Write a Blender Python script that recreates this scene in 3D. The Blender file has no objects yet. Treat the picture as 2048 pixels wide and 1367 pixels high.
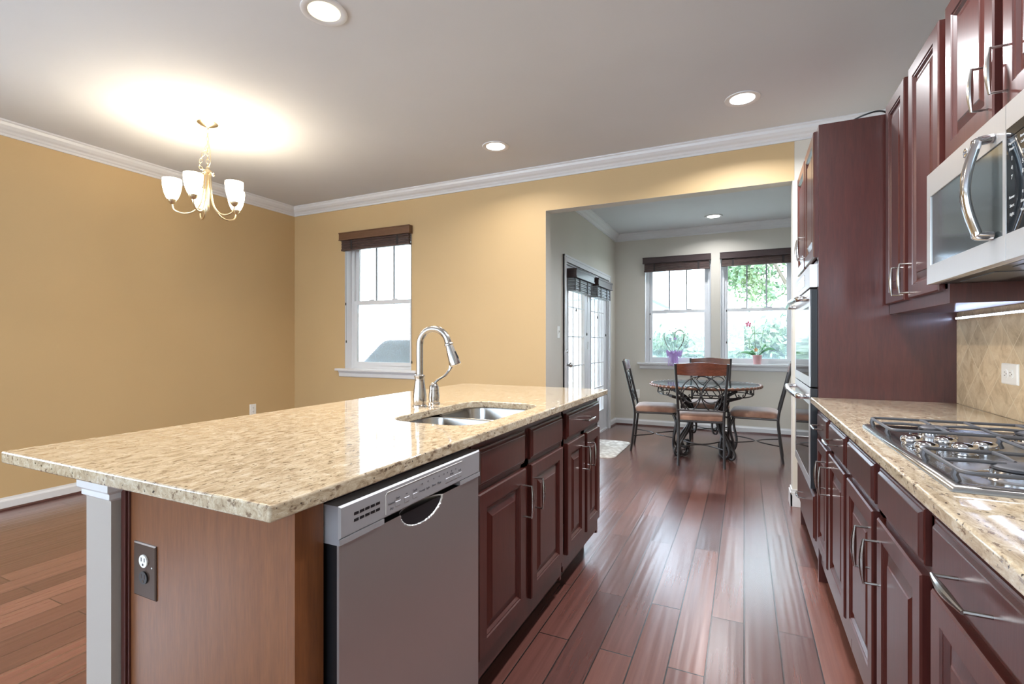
import bpy, bmesh, math, random
from mathutils import Vector, Matrix
random.seed(7)
PI = math.pi
S = bpy.context.scene
C = S.collection

# ------------------------------------------------------------------ camera, world, exposure
cd = bpy.data.cameras.new('camera'); cam = bpy.data.objects.new('camera', cd); C.objects.link(cam)
cam.location = (0, 0, 1.19); cam.rotation_euler = (PI/2, 0, math.radians(25.25))
cd.sensor_width = 36; cd.lens = 36*984/2048; cd.clip_start = 0.02; cd.clip_end = 200
S.camera = cam
S.view_settings.view_transform = 'Standard'; S.view_settings.look = 'None'
S.view_settings.gamma = 1.0; S.view_settings.use_curve_mapping = False
S.view_settings.exposure = 0.35
w = bpy.data.worlds.new('world'); S.world = w; w.use_nodes = True
bg = w.node_tree.nodes['Background']; bg.inputs[0].default_value = (0.70, 0.85, 1.0, 1); bg.inputs[1].default_value = 11.0

def area(name, loc, rot, sx, sy, power, col, shape='RECTANGLE', spread=None):
    l = bpy.data.lights.new(name, 'AREA'); l.shape = shape; l.size = sx; l.size_y = sy; l.energy = power; l.color = col
    if spread: l.spread = spread
    o = bpy.data.objects.new(name, l); o.location = loc; o.rotation_euler = rot; C.objects.link(o); return o
def point(name, loc, power, col, r=0.03):
    l = bpy.data.lights.new(name, 'POINT'); l.energy = power; l.color = col; l.shadow_soft_size = r
    o = bpy.data.objects.new(name, l); o.location = loc; C.objects.link(o); return o

# ------------------------------------------------------------------ materials
def mat(name, col, rough=.5, metal=0, **k):
    m = bpy.data.materials.new(name); m.use_nodes = True
    b = m.node_tree.nodes['Principled BSDF']
    b.inputs['Base Color'].default_value = (*col, 1); b.inputs['Roughness'].default_value = rough; b.inputs['Metallic'].default_value = metal
    for a, v in k.items(): b.inputs[a].default_value = v
    return m
class NT:
    def __init__(s, m): s.t = m.node_tree; s.b = s.t.nodes['Principled BSDF']
    def n(s, ty, **k):
        o = s.t.nodes.new(ty)
        for a, v in k.items():
            if a in o.inputs: o.inputs[a].default_value = v
            else: setattr(o, a, v)
        return o
    def l(s, a, b): s.t.links.new(a, b)
    def coords(s, scale=(1,1,1), rot=(0,0,0)):
        g = s.n('ShaderNodeNewGeometry'); mp = s.n('ShaderNodeMapping'); mp.inputs['Scale'].default_value = scale; mp.inputs['Rotation'].default_value = rot
        s.l(g.outputs['Position'], mp.inputs['Vector']); return mp.outputs[0]
    def objco(s, scale=(1,1,1)):
        g = s.n('ShaderNodeTexCoord'); mp = s.n('ShaderNodeMapping'); mp.inputs['Scale'].default_value = scale
        s.l(g.outputs['Object'], mp.inputs['Vector']); return mp.outputs[0]
    def ramp(s, fac, stops, interp='LINEAR'):
        r = s.n('ShaderNodeValToRGB'); r.color_ramp.interpolation = interp
        e = r.color_ramp.elements
        while len(e) < len(stops): e.new(.5)
        for q, (p, c) in zip(e, stops): q.position = p; q.color = (*c, 1)
        s.l(fac, r.inputs[0]); return r.outputs[0]
    def mix(s, fac, a, b, mode='MIX'):
        m = s.n('ShaderNodeMix', data_type='RGBA', blend_type=mode)
        if isinstance(fac, (int, float)): m.inputs[0].default_value = fac
        else: s.l(fac, m.inputs[0])
        for v, i in ((a, 6), (b, 7)):
            if isinstance(v, tuple): m.inputs[i].default_value = (*v, 1)
            else: s.l(v, m.inputs[i])
        return m.outputs[2]
    def bump(s, h, st=.2, d=.01):
        b = s.n('ShaderNodeBump'); b.inputs['Strength'].default_value = st; b.inputs['Distance'].default_value = d
        s.l(h, b.inputs['Height']); s.l(b.outputs[0], s.b.inputs['Normal'])

def paint(name, col, rough=.6):
    m = mat(name, col, rough); t = NT(m)
    n = t.n('ShaderNodeTexNoise', Scale=120.0, Detail=3.0); t.l(t.coords(), n.inputs['Vector'])
    t.bump(n.outputs[0], .06, .002)
    n2 = t.n('ShaderNodeTexNoise', Scale=1.2); t.l(t.coords(), n2.inputs['Vector'])
    d = tuple(c*.94 for c in col)
    t.l(t.ramp(n2.outputs[0], [(.3, d), (.7, col)]), t.b.inputs['Base Color'])
    return m
def wood(name, dark, light, rough=.3, stretch=(14, 14, 1.2), coat=.3):
    m = mat(name, dark, rough); t = NT(m); m.node_tree.nodes['Principled BSDF'].inputs['Coat Weight'].default_value = coat
    t.b.inputs['Coat Roughness'].default_value = .15
    n = t.n('ShaderNodeTexNoise', Scale=3.0, Detail=8.0, Roughness=.65); t.l(t.coords(stretch), n.inputs['Vector'])
    n2 = t.n('ShaderNodeTexNoise', Scale=16.0, Detail=4.0); t.l(t.coords(stretch), n2.inputs['Vector'])
    a = t.ramp(n.outputs[0], [(.3, dark), (.7, light)])
    c = t.mix(.25, a, t.ramp(n2.outputs[0], [(.35, tuple(x*.5 for x in dark)), (.65, light)]))
    t.l(c, t.b.inputs['Base Color']); t.bump(n2.outputs[0], .05, .002)
    return m
M = {}
M['tan'] = paint('tan_wall_paint', (.55, .385, .195))
M['beige'] = paint('beige_wall_paint', (.60, .56, .49))
M['knee'] = paint('grey_knee_wall_paint', (.38, .335, .30))
M['ceil'] = paint('ceiling_paint', (.62, .63, .65), .8)
M['white'] = mat('white_trim_paint', (.66, .66, .67), .35)
M['cherry'] = wood('cherry_cabinet_wood', (.050, .0095, .0075), (.078, .0165, .012), .34, coat=.38)
M['panelwood'] = wood('cherry_veneer_panel', (.15, .050, .017), (.21, .076, .025), .38)
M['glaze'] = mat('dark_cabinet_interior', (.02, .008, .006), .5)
M['nickel'] = mat('brushed_nickel', (.46, .44, .42), .22, 1)
M['chrome'] = mat('polished_steel', (.60, .60, .62), .10, 1)
M['black'] = mat('black_plastic', (.012, .013, .016), .3)
M['blackgloss'] = mat('black_glass', (.01, .012, .015), .04)
M['iron'] = mat('bronze_iron', (.045, .04, .04), .35, .6)
M['cast'] = mat('grey_cast_iron', (.10, .10, .11), .4, .5)
M['plate'] = mat('white_plastic', (.8, .79, .76), .35)
M['brownplate'] = mat('brown_metal_plate', (.075, .045, .032), .35, .5)
M['brass'] = mat('satin_brass', (.72, .60, .40), .28, 1)
M['greyplastic'] = mat('silver_grey_plastic', (.42, .42, .45), .38, .4)
M['muntin'] = mat('grey_muntin_bar', (.30, .32, .34), .5)
M['print'] = mat('white_print', (.4, .4, .4), .5)
M['greyprint'] = mat('grey_print', (.12, .12, .14), .5)
M['mwwindow'] = mat('microwave_door_glass', (.22, .25, .26), .1, .75)
def steel():
    m = mat('brushed_stainless_steel', (.62, .61, .615), .28, .88); t = NT(m)
    tg = t.n('ShaderNodeTangent', direction_type='RADIAL', axis='Z'); t.l(tg.outputs[0], t.b.inputs['Tangent']); t.b.inputs['Anisotropic'].default_value = .85
    n = t.n('ShaderNodeTexNoise', Scale=6.0, Detail=5.0); t.l(t.coords((90, 90, 1.0)), n.inputs['Vector'])
    r = t.n('ShaderNodeMapRange'); r.inputs['To Min'].default_value = .30; r.inputs['To Max'].default_value = .45
    t.l(n.outputs[0], r.inputs[0]); t.l(r.outputs[0], t.b.inputs['Roughness'])
    t.bump(n.outputs[0], .03, .001); return m
M['steel'] = steel()
M['sinksteel'] = mat('satin_sink_steel', (.38, .37, .36), .22, 1)
def granite():
    m = mat('beige_granite', (.6, .5, .36), .06); t = NT(m)
    co = t.coords((1, .42, 1), (0, 0, .6))
    n = t.n('ShaderNodeTexNoise', Scale=48.0, Detail=9.0, Roughness=.8, Distortion=.8); t.l(co, n.inputs['Vector'])
    base = t.ramp(n.outputs[0], [(.30, (.14, .10, .07)), (.42, (.36, .28, .19)), (.53, (.50, .415, .30)), (.68, (.66, .60, .50))])
    n3 = t.n('ShaderNodeTexNoise', Scale=60.0, Detail=5.0, Roughness=.7); t.l(co, n3.inputs['Vector'])
    mask = t.ramp(n3.outputs[0], [(.37, (.9, .9, .9)), (.43, (0, 0, 0))])
    c = t.mix(mask, base, (.16, .11, .075))
    v = t.n('ShaderNodeTexNoise', Scale=95.0, Detail=2.0); t.l(t.coords(), v.inputs['Vector'])
    mk = t.ramp(v.outputs[0], [(.68, (0, 0, 0)), (.71, (1, 1, 1))])
    c = t.mix(mk, c, (.05, .04, .035))
    t.l(c, t.b.inputs['Base Color']); t.b.inputs['Coat Weight'].default_value = .3; t.b.inputs['Coat Roughness'].default_value = .02
    return m
M['granite'] = granite()
def floorm():
    m = mat('hand_scraped_plank_floor', (.1, .03, .02), .3); t = NT(m)
    g = t.n('ShaderNodeNewGeometry'); sp = t.n('ShaderNodeSeparateXYZ'); t.l(g.outputs['Position'], sp.inputs[0])
    cb = t.n('ShaderNodeCombineXYZ'); t.l(sp.outputs[1], cb.inputs[0]); t.l(sp.outputs[0], cb.inputs[1])
    br = t.n('ShaderNodeTexBrick', offset=.37, offset_frequency=2); br.inputs['Scale'].default_value = 1
    br.inputs['Brick Width'].default_value = 1.15; br.inputs['Row Height'].default_value = .127; br.inputs['Mortar Size'].default_value = .0028
    br.inputs['Mortar Smooth'].default_value = .3; br.inputs['Bias'].default_value = 0
    br.inputs['Color1'].default_value = (.0, .0, .0, 1); br.inputs['Color2'].default_value = (1, 1, 1, 1); br.inputs['Mortar'].default_value = (.5, .5, .5, 1)
    t.l(cb.outputs[0], br.inputs['Vector'])
    n = t.n('ShaderNodeTexNoise', Scale=2.5, Detail=4.0, Roughness=.6); 
    add = t.n('ShaderNodeMixRGB', blend_type='ADD', Fac=1.0); t.l(t.coords((20, .7, 1)), add.inputs[1]); t.l(br.outputs['Color'], add.inputs[2])
    t.l(add.outputs[0], n.inputs['Vector'])
    plank = t.ramp(br.outputs['Color'], [(0, (.090, .033, .027)), (.5, (.135, .052, .041)), (1, (.18, .074, .056))])
    grain = t.ramp(n.outputs[0], [(.25, (.72, .70, .69)), (.75, (1.15, 1.15, 1.15))])
    c = t.mix(.85, plank, grain, 'MULTIPLY')
    c = t.mix(br.outputs['Fac'], c, (.012, .006, .005))
    t.l(c, t.b.inputs['Base Color'])
    # scraped ripples across each plank
    wv = t.n('ShaderNodeTexNoise', Scale=1.0, Detail=.6, Roughness=.4); 
    add2 = t.n('ShaderNodeMixRGB', blend_type='ADD', Fac=1.0); t.l(t.coords((38, 1.3, 1)), add2.inputs[1]); t.l(t.mix(1.0, br.outputs['Color'], (37, 37, 37), 'MULTIPLY'), add2.inputs[2])
    t.l(add2.outputs[0], wv.inputs['Vector'])
    b1 = t.n('ShaderNodeBump'); b1.inputs['Strength'].default_value = .30; b1.inputs['Distance'].default_value = .004; t.l(wv.outputs[0], b1.inputs['Height'])
    b2 = t.n('ShaderNodeBump', invert=True); b2.inputs['Strength'].default_value = .5; b2.inputs['Distance'].default_value = .003
    t.l(br.outputs['Fac'], b2.inputs['Height']); t.l(b1.outputs[0], b2.inputs['Normal']); t.l(b2.outputs[0], t.b.inputs['Normal'])
    rr = t.n('ShaderNodeMapRange'); rr.inputs['To Min'].default_value = .14; rr.inputs['To Max'].default_value = .26
    t.b.inputs['Roughness'].default_value = .27
    t.b.inputs['Coat Weight'].default_value = .75; t.b.inputs['Coat Roughness'].default_value = .25; t.l(b2.outputs[0], t.b.inputs['Coat Normal'])
    return m
M['floor'] = floorm()
def tile():
    m = mat('diagonal_travertine_tile', (.6, .5, .36), .4); t = NT(m)
    g = t.n('ShaderNodeNewGeometry'); sp = t.n('ShaderNodeSeparateXYZ'); t.l(g.outputs['Position'], sp.inputs[0])
    cb = t.n('ShaderNodeCombineXYZ'); t.l(sp.outputs[1], cb.inputs[0]); t.l(sp.outputs[2], cb.inputs[1])
    mp = t.n('ShaderNodeMapping'); mp.inputs['Rotation'].default_value = (0, 0, PI/4); t.l(cb.outputs[0], mp.inputs[0])
    br = t.n('ShaderNodeTexBrick', offset=0.0); br.inputs['Scale'].default_value = 1
    br.inputs['Brick Width'].default_value = .138; br.inputs['Row Height'].default_value = .138; br.inputs['Mortar Size'].default_value = .0022; br.inputs['Mortar Smooth'].default_value = .4
    br.inputs['Color1'].default_value = (0, 0, 0, 1); br.inputs['Color2'].default_value = (1, 1, 1, 1)
    t.l(mp.outputs[0], br.inputs['Vector'])
    n = t.n('ShaderNodeTexNoise', Scale=14.0, Detail=8.0, Roughness=.65, Distortion=.8); t.l(t.coords(), n.inputs['Vector'])
    a = t.ramp(n.outputs[0], [(.3, (.40, .29, .17)), (.5, (.60, .47, .31)), (.7, (.72, .61, .44))])
    b = t.ramp(br.outputs['Color'], [(0, (.86, .84, .82)), (1, (1.08, 1.06, 1.04))])
    c = t.mix(1.0, a, b, 'MULTIPLY'); c = t.mix(br.outputs['Fac'], c, (.68, .58, .42))
    t.l(c, t.b.inputs['Base Color']); t.bump(br.outputs['Fac'], -.25, .003); return m
M['tile'] = tile()
def glass(name, op=.0, col=(1,1,1)):
    m = bpy.data.materials.new(name); m.use_nodes = True; t = m.node_tree; t.nodes.clear()
    o = t.nodes.new('ShaderNodeOutputMaterial'); tr = t.nodes.new('ShaderNodeBsdfTransparent'); gl = t.nodes.new('ShaderNodeBsdfGlossy')
    tr.inputs[0].default_value = (*col, 1); gl.inputs['Roughness'].default_value = .02
    f = t.nodes.new('ShaderNodeFresnel'); ge = t.nodes.new('ShaderNodeNewGeometry'); mr = t.nodes.new('ShaderNodeMapRange'); mr.inputs['To Min'].default_value = 1.4; mr.inputs['To Max'].default_value = 1/1.4; t.links.new(ge.outputs['Backfacing'], mr.inputs[0]); t.links.new(mr.outputs[0], f.inputs[0]); mx = t.nodes.new('ShaderNodeMixShader')
    t.links.new(f.outputs[0], mx.inputs[0]); t.links.new(tr.outputs[0], mx.inputs[1]); t.links.new(gl.outputs[0], mx.inputs[2]); t.links.new(mx.outputs[0], o.inputs[0])
    return m
M['glass'] = glass('window_glass'); M['tableglass'] = glass('table_glass', col=(.85, .93, .93))
def mesh_screen():
    m = bpy.data.materials.new('insect_screen'); m.use_nodes = True; t = m.node_tree; t.nodes.clear()
    o = t.nodes.new('ShaderNodeOutputMaterial'); tr = t.nodes.new('ShaderNodeBsdfTransparent'); d = t.nodes.new('ShaderNodeBsdfDiffuse'); d.inputs[0].default_value = (.48, .58, .62, 1)
    g = t.nodes.new('ShaderNodeNewGeometry'); n = t.nodes.new('ShaderNodeTexNoise'); n.inputs['Scale'].default_value = 160; t.links.new(g.outputs['Position'], n.inputs['Vector'])
    r = t.nodes.new('ShaderNodeMapRange'); r.inputs['To Min'].default_value = .15; r.inputs['To Max'].default_value = .6; t.links.new(n.outputs[0], r.inputs[0])
    mx = t.nodes.new('ShaderNodeMixShader'); t.links.new(r.outputs[0], mx.inputs[0]); t.links.new(tr.outputs[0], mx.inputs[1]); t.links.new(d.outputs[0], mx.inputs[2]); t.links.new(mx.outputs[0], o.inputs[0])
    return m
M['screen'] = mesh_screen()
def emit(name, col, st):
    m = mat(name, (.8, .8, .8), .4); b = m.node_tree.nodes['Principled BSDF']
    b.inputs['Emission Color'].default_value = (*col, 1); b.inputs['Emission Strength'].default_value = st; return m
M['shade'] = emit('lit_frosted_glass_shade', (1, .88, .66), 11.0)
M['lens_warm'] = emit('warm_lamp_lens', (1, .84, .52), .85)
M['lens_cool'] = emit('cool_lamp_lens', (1, .97, .93), 8.0)
M['led'] = emit('led_diode', (.55, .68, 1), 28.0)
def blindmat(name, a, b):
    m = mat(name, a, .5); t = NT(m); wv = t.n('ShaderNodeTexNoise', Scale=5.0, Detail=3.0); t.l(t.coords((3, 3, 90)), wv.inputs['Vector'])
    t.l(t.ramp(wv.outputs[0], [(.4, a), (.6, b)]), t.b.inputs['Base Color']); return m
M['valance_brown'] = wood('walnut_valance', (.10, .045, .02), (.17, .08, .04), .35, (1.2, 14, 14))
M['valance_dark'] = wood('dark_valance', (.03, .016, .016), (.055, .03, .028), .3, (1.2, 14, 14))
M['blind'] = blindmat('dark_woven_slats', (.035, .018, .016), (.10, .055, .045))
M['band'] = mat('blind_tape', (.02, .014, .014), .7)
M['greyfabric'] = blindmat('grey_woven_shade', (.22, .25, .27), (.42, .46, .48))
M['cord'] = mat('blind_cord', (.03, .025, .02), .6)
def suede():
    m = mat('brown_suede', (.3, .14, .08), .85); t = NT(m)
    n = t.n('ShaderNodeTexNoise', Scale=7.0, Detail=6.0); t.l(t.coords(), n.inputs['Vector'])
    t.l(t.ramp(n.outputs[0], [(.35, (.20, .095, .06)), (.65, (.36, .20, .135))]), t.b.inputs['Base Color'])
    t.b.inputs['Sheen Weight'].default_value = .6; return m
M['suede'] = suede()
M['redwood'] = wood('red_brown_rail_wood', (.07, .018, .009), (.17, .05, .024), .25, (2, 14, 14))
M['rope'] = mat('carved_bronze_wood', (.20, .085, .05), .3, .2)
def rug():
    m = mat('cream_patterned_mat', (.6, .56, .5), .95); t = NT(m)
    v = t.n('ShaderNodeTexVoronoi', Scale=22.0, feature='SMOOTH_F1'); t.l(t.coords(), v.inputs['Vector'])
    t.l(t.ramp(v.outputs[0], [(.25, (.74, .71, .66)), (.5, (.50, .46, .41))]), t.b.inputs['Base Color']); t.bump(v.outputs[0], .3, .004); return m
M['rug'] = rug()
M['leaf'] = mat('orchid_leaf', (.06, .22, .07), .4); M['stem'] = mat('plant_stem', (.10, .16, .05), .5)
M['wire'] = mat('brown_wire', (.10, .07, .05), .5); M['petal'] = mat('pink_petal', (.75, .16, .28), .5)
M['petalorange'] = mat('orange_petal', (.75, .35, .15), .5)
M['pinkpot'] = mat('pink_ceramic', (.75, .42, .42), .3); M['purplepot'] = mat('lilac_pot', (.45, .28, .62), .5)
def tulle():
    m = bpy.data.materials.new('lilac_tulle'); m.use_nodes = True; t = m.node_tree; b = t.nodes['Principled BSDF']
    b.inputs['Base Color'].default_value = (.55, .38, .75, 1); b.inputs['Roughness'].default_value = .8; b.inputs['Alpha'].default_value = .55; return m
M['tulle'] = tulle()
def leaves():
    m = mat('tree_leaves', (.12, .25, .06), .6); t = NT(m); n = t.n('ShaderNodeTexNoise', Scale=1.6); t.l(t.coords(), n.inputs['Vector'])
    t.l(t.ramp(n.outputs[0], [(.35, (.14, .24, .14)), (.65, (.30, .38, .20))]), t.b.inputs['Base Color']); return m
M['leaves'] = leaves(); M['bark'] = mat('bark', (.16, .13, .10), .9)
M['grass'] = mat('lawn', (.33, .37, .30), .9); M['deck'] = wood('deck_boards', (.35, .33, .31), (.5, .48, .46), .7, (10, 1, 1), 0)
M['siding'] = mat('pale_siding', (.6, .64, .68), .7); M['roof'] = mat('grey_shingle', (.2, .21, .23), .8)
def covermat():
    m = mat('charcoal_vinyl_cover', (.03, .035, .045), .55); t = NT(m); n = t.n('ShaderNodeTexNoise', Scale=5.0); t.l(t.coords(), n.inputs['Vector']); t.bump(n.outputs[0], .5, .05); return m
M['cover'] = covermat()

# ------------------------------------------------------------------ mesh helpers
def wloc(p):
    v = Vector((0, 0, 0))
    while p is not None: v += p.location; p = p.parent
    return v
class MB:
    def __init__(s): s.b = bmesh.new()
    def box(s, x0, x1, y0, y1, z0, z1, mi=0):
        x0, x1 = min(x0, x1), max(x0, x1); y0, y1 = min(y0, y1), max(y0, y1)
        v = [s.b.verts.new(p) for p in ((x0,y0,z0),(x1,y0,z0),(x1,y1,z0),(x0,y1,z0),(x0,y0,z1),(x1,y0,z1),(x1,y1,z1),(x0,y1,z1))]
        for f in ((3,2,1,0),(4,5,6,7),(0,1,5,4),(1,2,6,5),(2,3,7,6),(3,0,4,7)):
            q = s.b.faces.new([v[i] for i in f]); q.material_index = mi
        return s
    def rings(s, rs, closed=True, cap0=True, cap1=True, loop=False):
        vs = [[s.b.verts.new(p) for p in r] for r in rs]
        n = len(vs[0]); m = len(vs)
        for i in range(m if loop else m-1):
            a, b = vs[i], vs[(i+1) % m]
            for j in range(n if closed else n-1):
                s.b.faces.new((a[j], a[(j+1) % n], b[(j+1) % n], b[j]))
        if not loop:
            if cap0: s.b.faces.new(vs[0][::-1])
            if cap1: s.b.faces.new(vs[-1])
        return s
    def tube(s, pts, r, seg=8, loop=False, flat=1.0):
        pts = [Vector(p) for p in pts]; n = len(pts)
        rad = r if isinstance(r, (list, tuple)) else [r]*n
        rs = []; up = None
        for i, p in enumerate(pts):
            if loop: t = pts[(i+1) % n]-pts[i-1]
            else: t = pts[min(i+1, n-1)]-pts[max(i-1, 0)]
            t.normalize()
            if up is None:
                up = Vector((0, 0, 1)) if abs(t.z) < .9 else Vector((1, 0, 0))
            a = t.cross(up)
            if a.length < 1e-4: up = Vector((0, 1, 0)); a = t.cross(up)
            a.normalize(); b = a.cross(t).normalized(); up = b
            rs.append([p+(a*math.cos(2*PI*k/seg)*flat+b*math.sin(2*PI*k/seg))*rad[i] for k in range(seg)])
        return s.rings(rs, loop=loop)
    def lathe(s, prof, c=(0,0,0), seg=24, axis=(0,0,1), cap0=True, cap1=True):
        ax = Vector(axis).normalized(); u = ax.orthogonal().normalized(); v = ax.cross(u); c = Vector(c)
        return s.rings([[c+ax*z+(u*math.cos(2*PI*k/seg)+v*math.sin(2*PI*k/seg))*max(r, 1e-4) for k in range(seg)] for r, z in prof], cap0=cap0, cap1=cap1)
    def nest(s, P, a0, a1, b0, b1, rg):
        # concentric rectangles: P(a, b, d) -> point; rg = [(inset, depth)]
        rs = [[P(a0+i, b0+i, d), P(a1-i, b0+i, d), P(a1-i, b1-i, d), P(a0+i, b1-i, d)] for i, d in rg]
        return s.rings(rs)
    def prism(s, loop, d):   # loop of 3D points, extruded by vector d
        d = Vector(d); return s.rings([[Vector(p) for p in loop], [Vector(p)+d for p in loop]])
    def build(s, name, m, parent=None, bevel=0, smooth=True, seg=2, local=False, sub=0, ang=35):
        bmesh.ops.remove_doubles(s.b, verts=s.b.verts, dist=1e-6)
        bmesh.ops.recalc_face_normals(s.b, faces=s.b.faces)
        if parent is not None and not local:
            o = wloc(parent)
            for v in s.b.verts: v.co -= o
        me = bpy.data.meshes.new(name); s.b.to_mesh(me); s.b.free()
        for q in (m if isinstance(m, list) else [m]): me.materials.append(q)
        ob = bpy.data.objects.new(name, me); C.objects.link(ob); ob.parent = parent
        if smooth:
            me.shade_smooth(); me.set_sharp_from_angle(angle=math.radians(ang))
        if bevel:
            bv = ob.modifiers.new('bevel', 'BEVEL'); bv.width = bevel; bv.segments = seg; bv.limit_method = 'ANGLE'; bv.angle_limit = math.radians(40); bv.harden_normals = True
        if sub:
            sm = ob.modifiers.new('sub', 'SUBSURF'); sm.levels = sub; sm.render_levels = sub
        return ob
def box(name, m, parent, *a, bevel=0, **k): return MB().box(*a).build(name, m, parent, bevel=bevel, **k)
def tag(o, label, cat, group=None):
    o['label'] = label; o['category'] = cat
    if group: o['group'] = group
    return o
def thing(name, label, cat, loc=(0,0,0), rz=0, group=None):
    o = bpy.data.objects.new(name, None); C.objects.link(o); o.location = loc; o.rotation_euler = (0, 0, rz); o.empty_display_size = .1
    return tag(o, label, cat, group)
def struct(o): o['kind'] = 'structure'; return o
def sempty(name, loc=(0,0,0)):
    o = bpy.data.objects.new(name, None); C.objects.link(o); o.location = loc; o.empty_display_size = .1; return struct(o)
def copy_tree(o, parent=None):
    c = o.copy(); C.objects.link(c)
    if parent is not None: c.parent = parent
    for ch in [x for x in ALLC(o)]: copy_tree(ch, c)
    return c
def ALLC(o): return [x for x in C.objects if x.parent == o]
def text(name, bodies, m, parent, ex=.0004):
    # bodies: [(string, size, Matrix)] -> one mesh
    bm = bmesh.new()
    for t, size, mx in bodies:
        cu = bpy.data.curves.new('t', 'FONT'); cu.body = t; cu.size = size; cu.extrude = ex; cu.align_x = 'CENTER'; cu.align_y = 'CENTER'
        ob = bpy.data.objects.new('t', cu); C.objects.link(ob)
        dg = bpy.context.evaluated_depsgraph_get(); me = bpy.data.meshes.new_from_object(ob.evaluated_get(dg))
        me.transform(mx); bm.from_mesh(me); bpy.data.objects.remove(ob); bpy.data.curves.remove(cu); bpy.data.meshes.remove(me)
    b = MB(); b.b.free(); b.b = bm
    return b.build(name, m, parent, smooth=False)
def arc(cx, cz, r, a0, a1, n=16):
    return [(cx+r*math.cos(math.radians(a0+(a1-a0)*i/n)), cz+r*math.sin(math.radians(a0+(a1-a0)*i/n))) for i in range(n+1)]
def smoothpts(p, n=6):   # Catmull-Rom
    p = [Vector(q) for q in p]; out = []
    for i in range(len(p)-1):
        a = p[max(i-1, 0)]; b = p[i]; c = p[i+1]; d = p[min(i+2, len(p)-1)]
        for k in range(n):
            t = k/n; out.append(.5*((2*b)+(c-a)*t+(2*a-5*b+4*c-d)*t*t+(3*b-a-3*c+d)*t**3))
    out.append(p[-1]); return out

# ------------------------------------------------------------------ room shell
H = 2.74; WL = -4.73; WB = 4.10; WBT = 4.22; BL = -1.70; BB = 7.13; WR = .875; YR = -3.0; BR = 1.05
def struct_mesh(name, mb, m, **k): return struct(mb.build(name, m, None, smooth=False, **k))
struct_mesh('floor', MB().box(WL-.15, BR+.15, YR-.15, BB+.15, -.12, 0), M['floor'])
struct_mesh('ceiling', MB().box(WL-.15, BR+.15, YR-.15, BB+.15, H, H+.12), M['ceil'])
b = MB()   # dining side wall with an unseen opening added behind the camera for fill daylight
b.box(WL-.15, WL, 0.05, WBT, 0, H); b.box(WL-.15, WL, -2.15, .05, 0, .9); b.box(WL-.15, WL, -2.15, .05, 2.3, H); b.box(WL-.15, WL, YR-.15, -2.15, 0, H)
struct_mesh('wall_left', b, M['tan'])
# back wall: window opening, wide opening to the breakfast room
WX0, WX1, WZ0, WZ1 = -3.96, -3.07, .90, 2.335
b = MB(); OX0, OX1, OH = -1.60, .318, 2.36
b.box(WL, WX0, WB, WBT-.001, 0, H); b.box(WX0, WX1, WB, WBT-.001, 0, WZ0); b.box(WX0, WX1, WB, WBT-.001, WZ1, H); b.box(WX1, OX0-.001, WB, WBT-.001, 0, H)
b.box(OX0-.001, OX1+.012, WB, WBT-.001, OH+.001, H)
struct_mesh('wall_back', b, M['tan'])
b = MB()   # beige returns, stub beside the ovens and breakfast side of the partition
b.box(OX0-.0009, OX0, WB+.001, WBT, 0, OH); b.box(OX0, OX1, WB+.001, WBT, OH, OH+.0009); b.box(BL, OX0, WBT-.0008, WBT+.001, 0, H); b.box(OX0, OX1, WBT-.0008, WBT+.001, OH, H)
b.box(OX1, BR, WB, WBT, 0, OH+.0005); b.box(OX1+.0125, BR, WB, WBT, OH+.0005, H)
struct_mesh('wall_opening', b, M['beige'])
b = MB(); b.box(WR, WR+.15, YR-.15, WB, 0, H)
struct_mesh('wall_right', b, M['beige'])
struct_mesh('wall_chase', MB().box(.375, WR-.0005, 3.735, WB-.0005, 0, 2.2), M['beige'])
b = MB()  # rear wall, never in view; its two openings are added for fill daylight
b.box(WL-.15, -4.5, YR-.15, YR, 0, H); b.box(-4.5, .0, YR-.15, YR, 0, .9); b.box(-4.5, 0, YR-.15, YR, 2.3, H); b.box(-2.9, -1.7, YR-.15, YR, .9, 2.3); b.box(0, WR, YR-.15, YR, 0, H)
struct_mesh('wall_rear', b, M['beige'])
DY0, DY1, DZ = 4.92, 6.70, 2.03      # french door opening
b = MB(); b.box(BL-.15, BL, WBT, DY0, 0, H); b.box(BL-.15, BL, DY0, DY1, DZ, H); b.box(BL-.15, BL, DY1, BB+.15, 0, H)
struct_mesh('wall_breakfast_left', b, M['beige'])
AX = [(-1.275, -.405), (-.285, .585)]
b = MB(); b.box(BL, BR, BB, BB+.15, 0, WZ0); b.box(BL, BR, BB, BB+.15, WZ1, H)
for x0, x1 in ((BL, AX[0][0]), (AX[0][1], AX[1][0]), (AX[1][1], BR)): b.box(x0, x1, BB, BB+.15, WZ0, WZ1)
struct_mesh('wall_breakfast_back', b, M['beige'])
struct_mesh('wall_breakfast_right', MB().box(BR, BR+.15, WB, BB+.15, 0, H), M['beige'])

# mouldings
def mould(name, prof, a, b_, inward, m, top=False):
    # prof: (out, z) ; run from a to b_ (xy), inward = unit vector xy
    a = Vector((*a, 0)); b_ = Vector((*b_, 0)); iv = Vector((*inward, 0))
    mb = MB(); mb.rings([[p+iv*o+Vector((0, 0, z)) for o, z in prof] for p in (a, b_)])
    return struct(mb.build(name, m, None, smooth=False))
CR = [(0, H), (.082, H), (.082, H-.010), (.072, H-.016), (.066, H-.034), (.048, H-.052), (.030, H-.062), (.022, H-.074), (.012, H-.080), (.012, H-.096), (0, H-.096)]
mould('trim_1', CR, (WL, YR), (WL, WB), (1, 0), M['white'])
mould('trim_2', CR, (WL, WB), (WR, WB), (0, -1), M['white'])
mould('trim_3', CR, (BL, WBT), (BL, BB), (1, 0), M['white'])
mould('trim_4', CR, (BL, BB), (BR, BB), (0, -1), M['white'])
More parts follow.
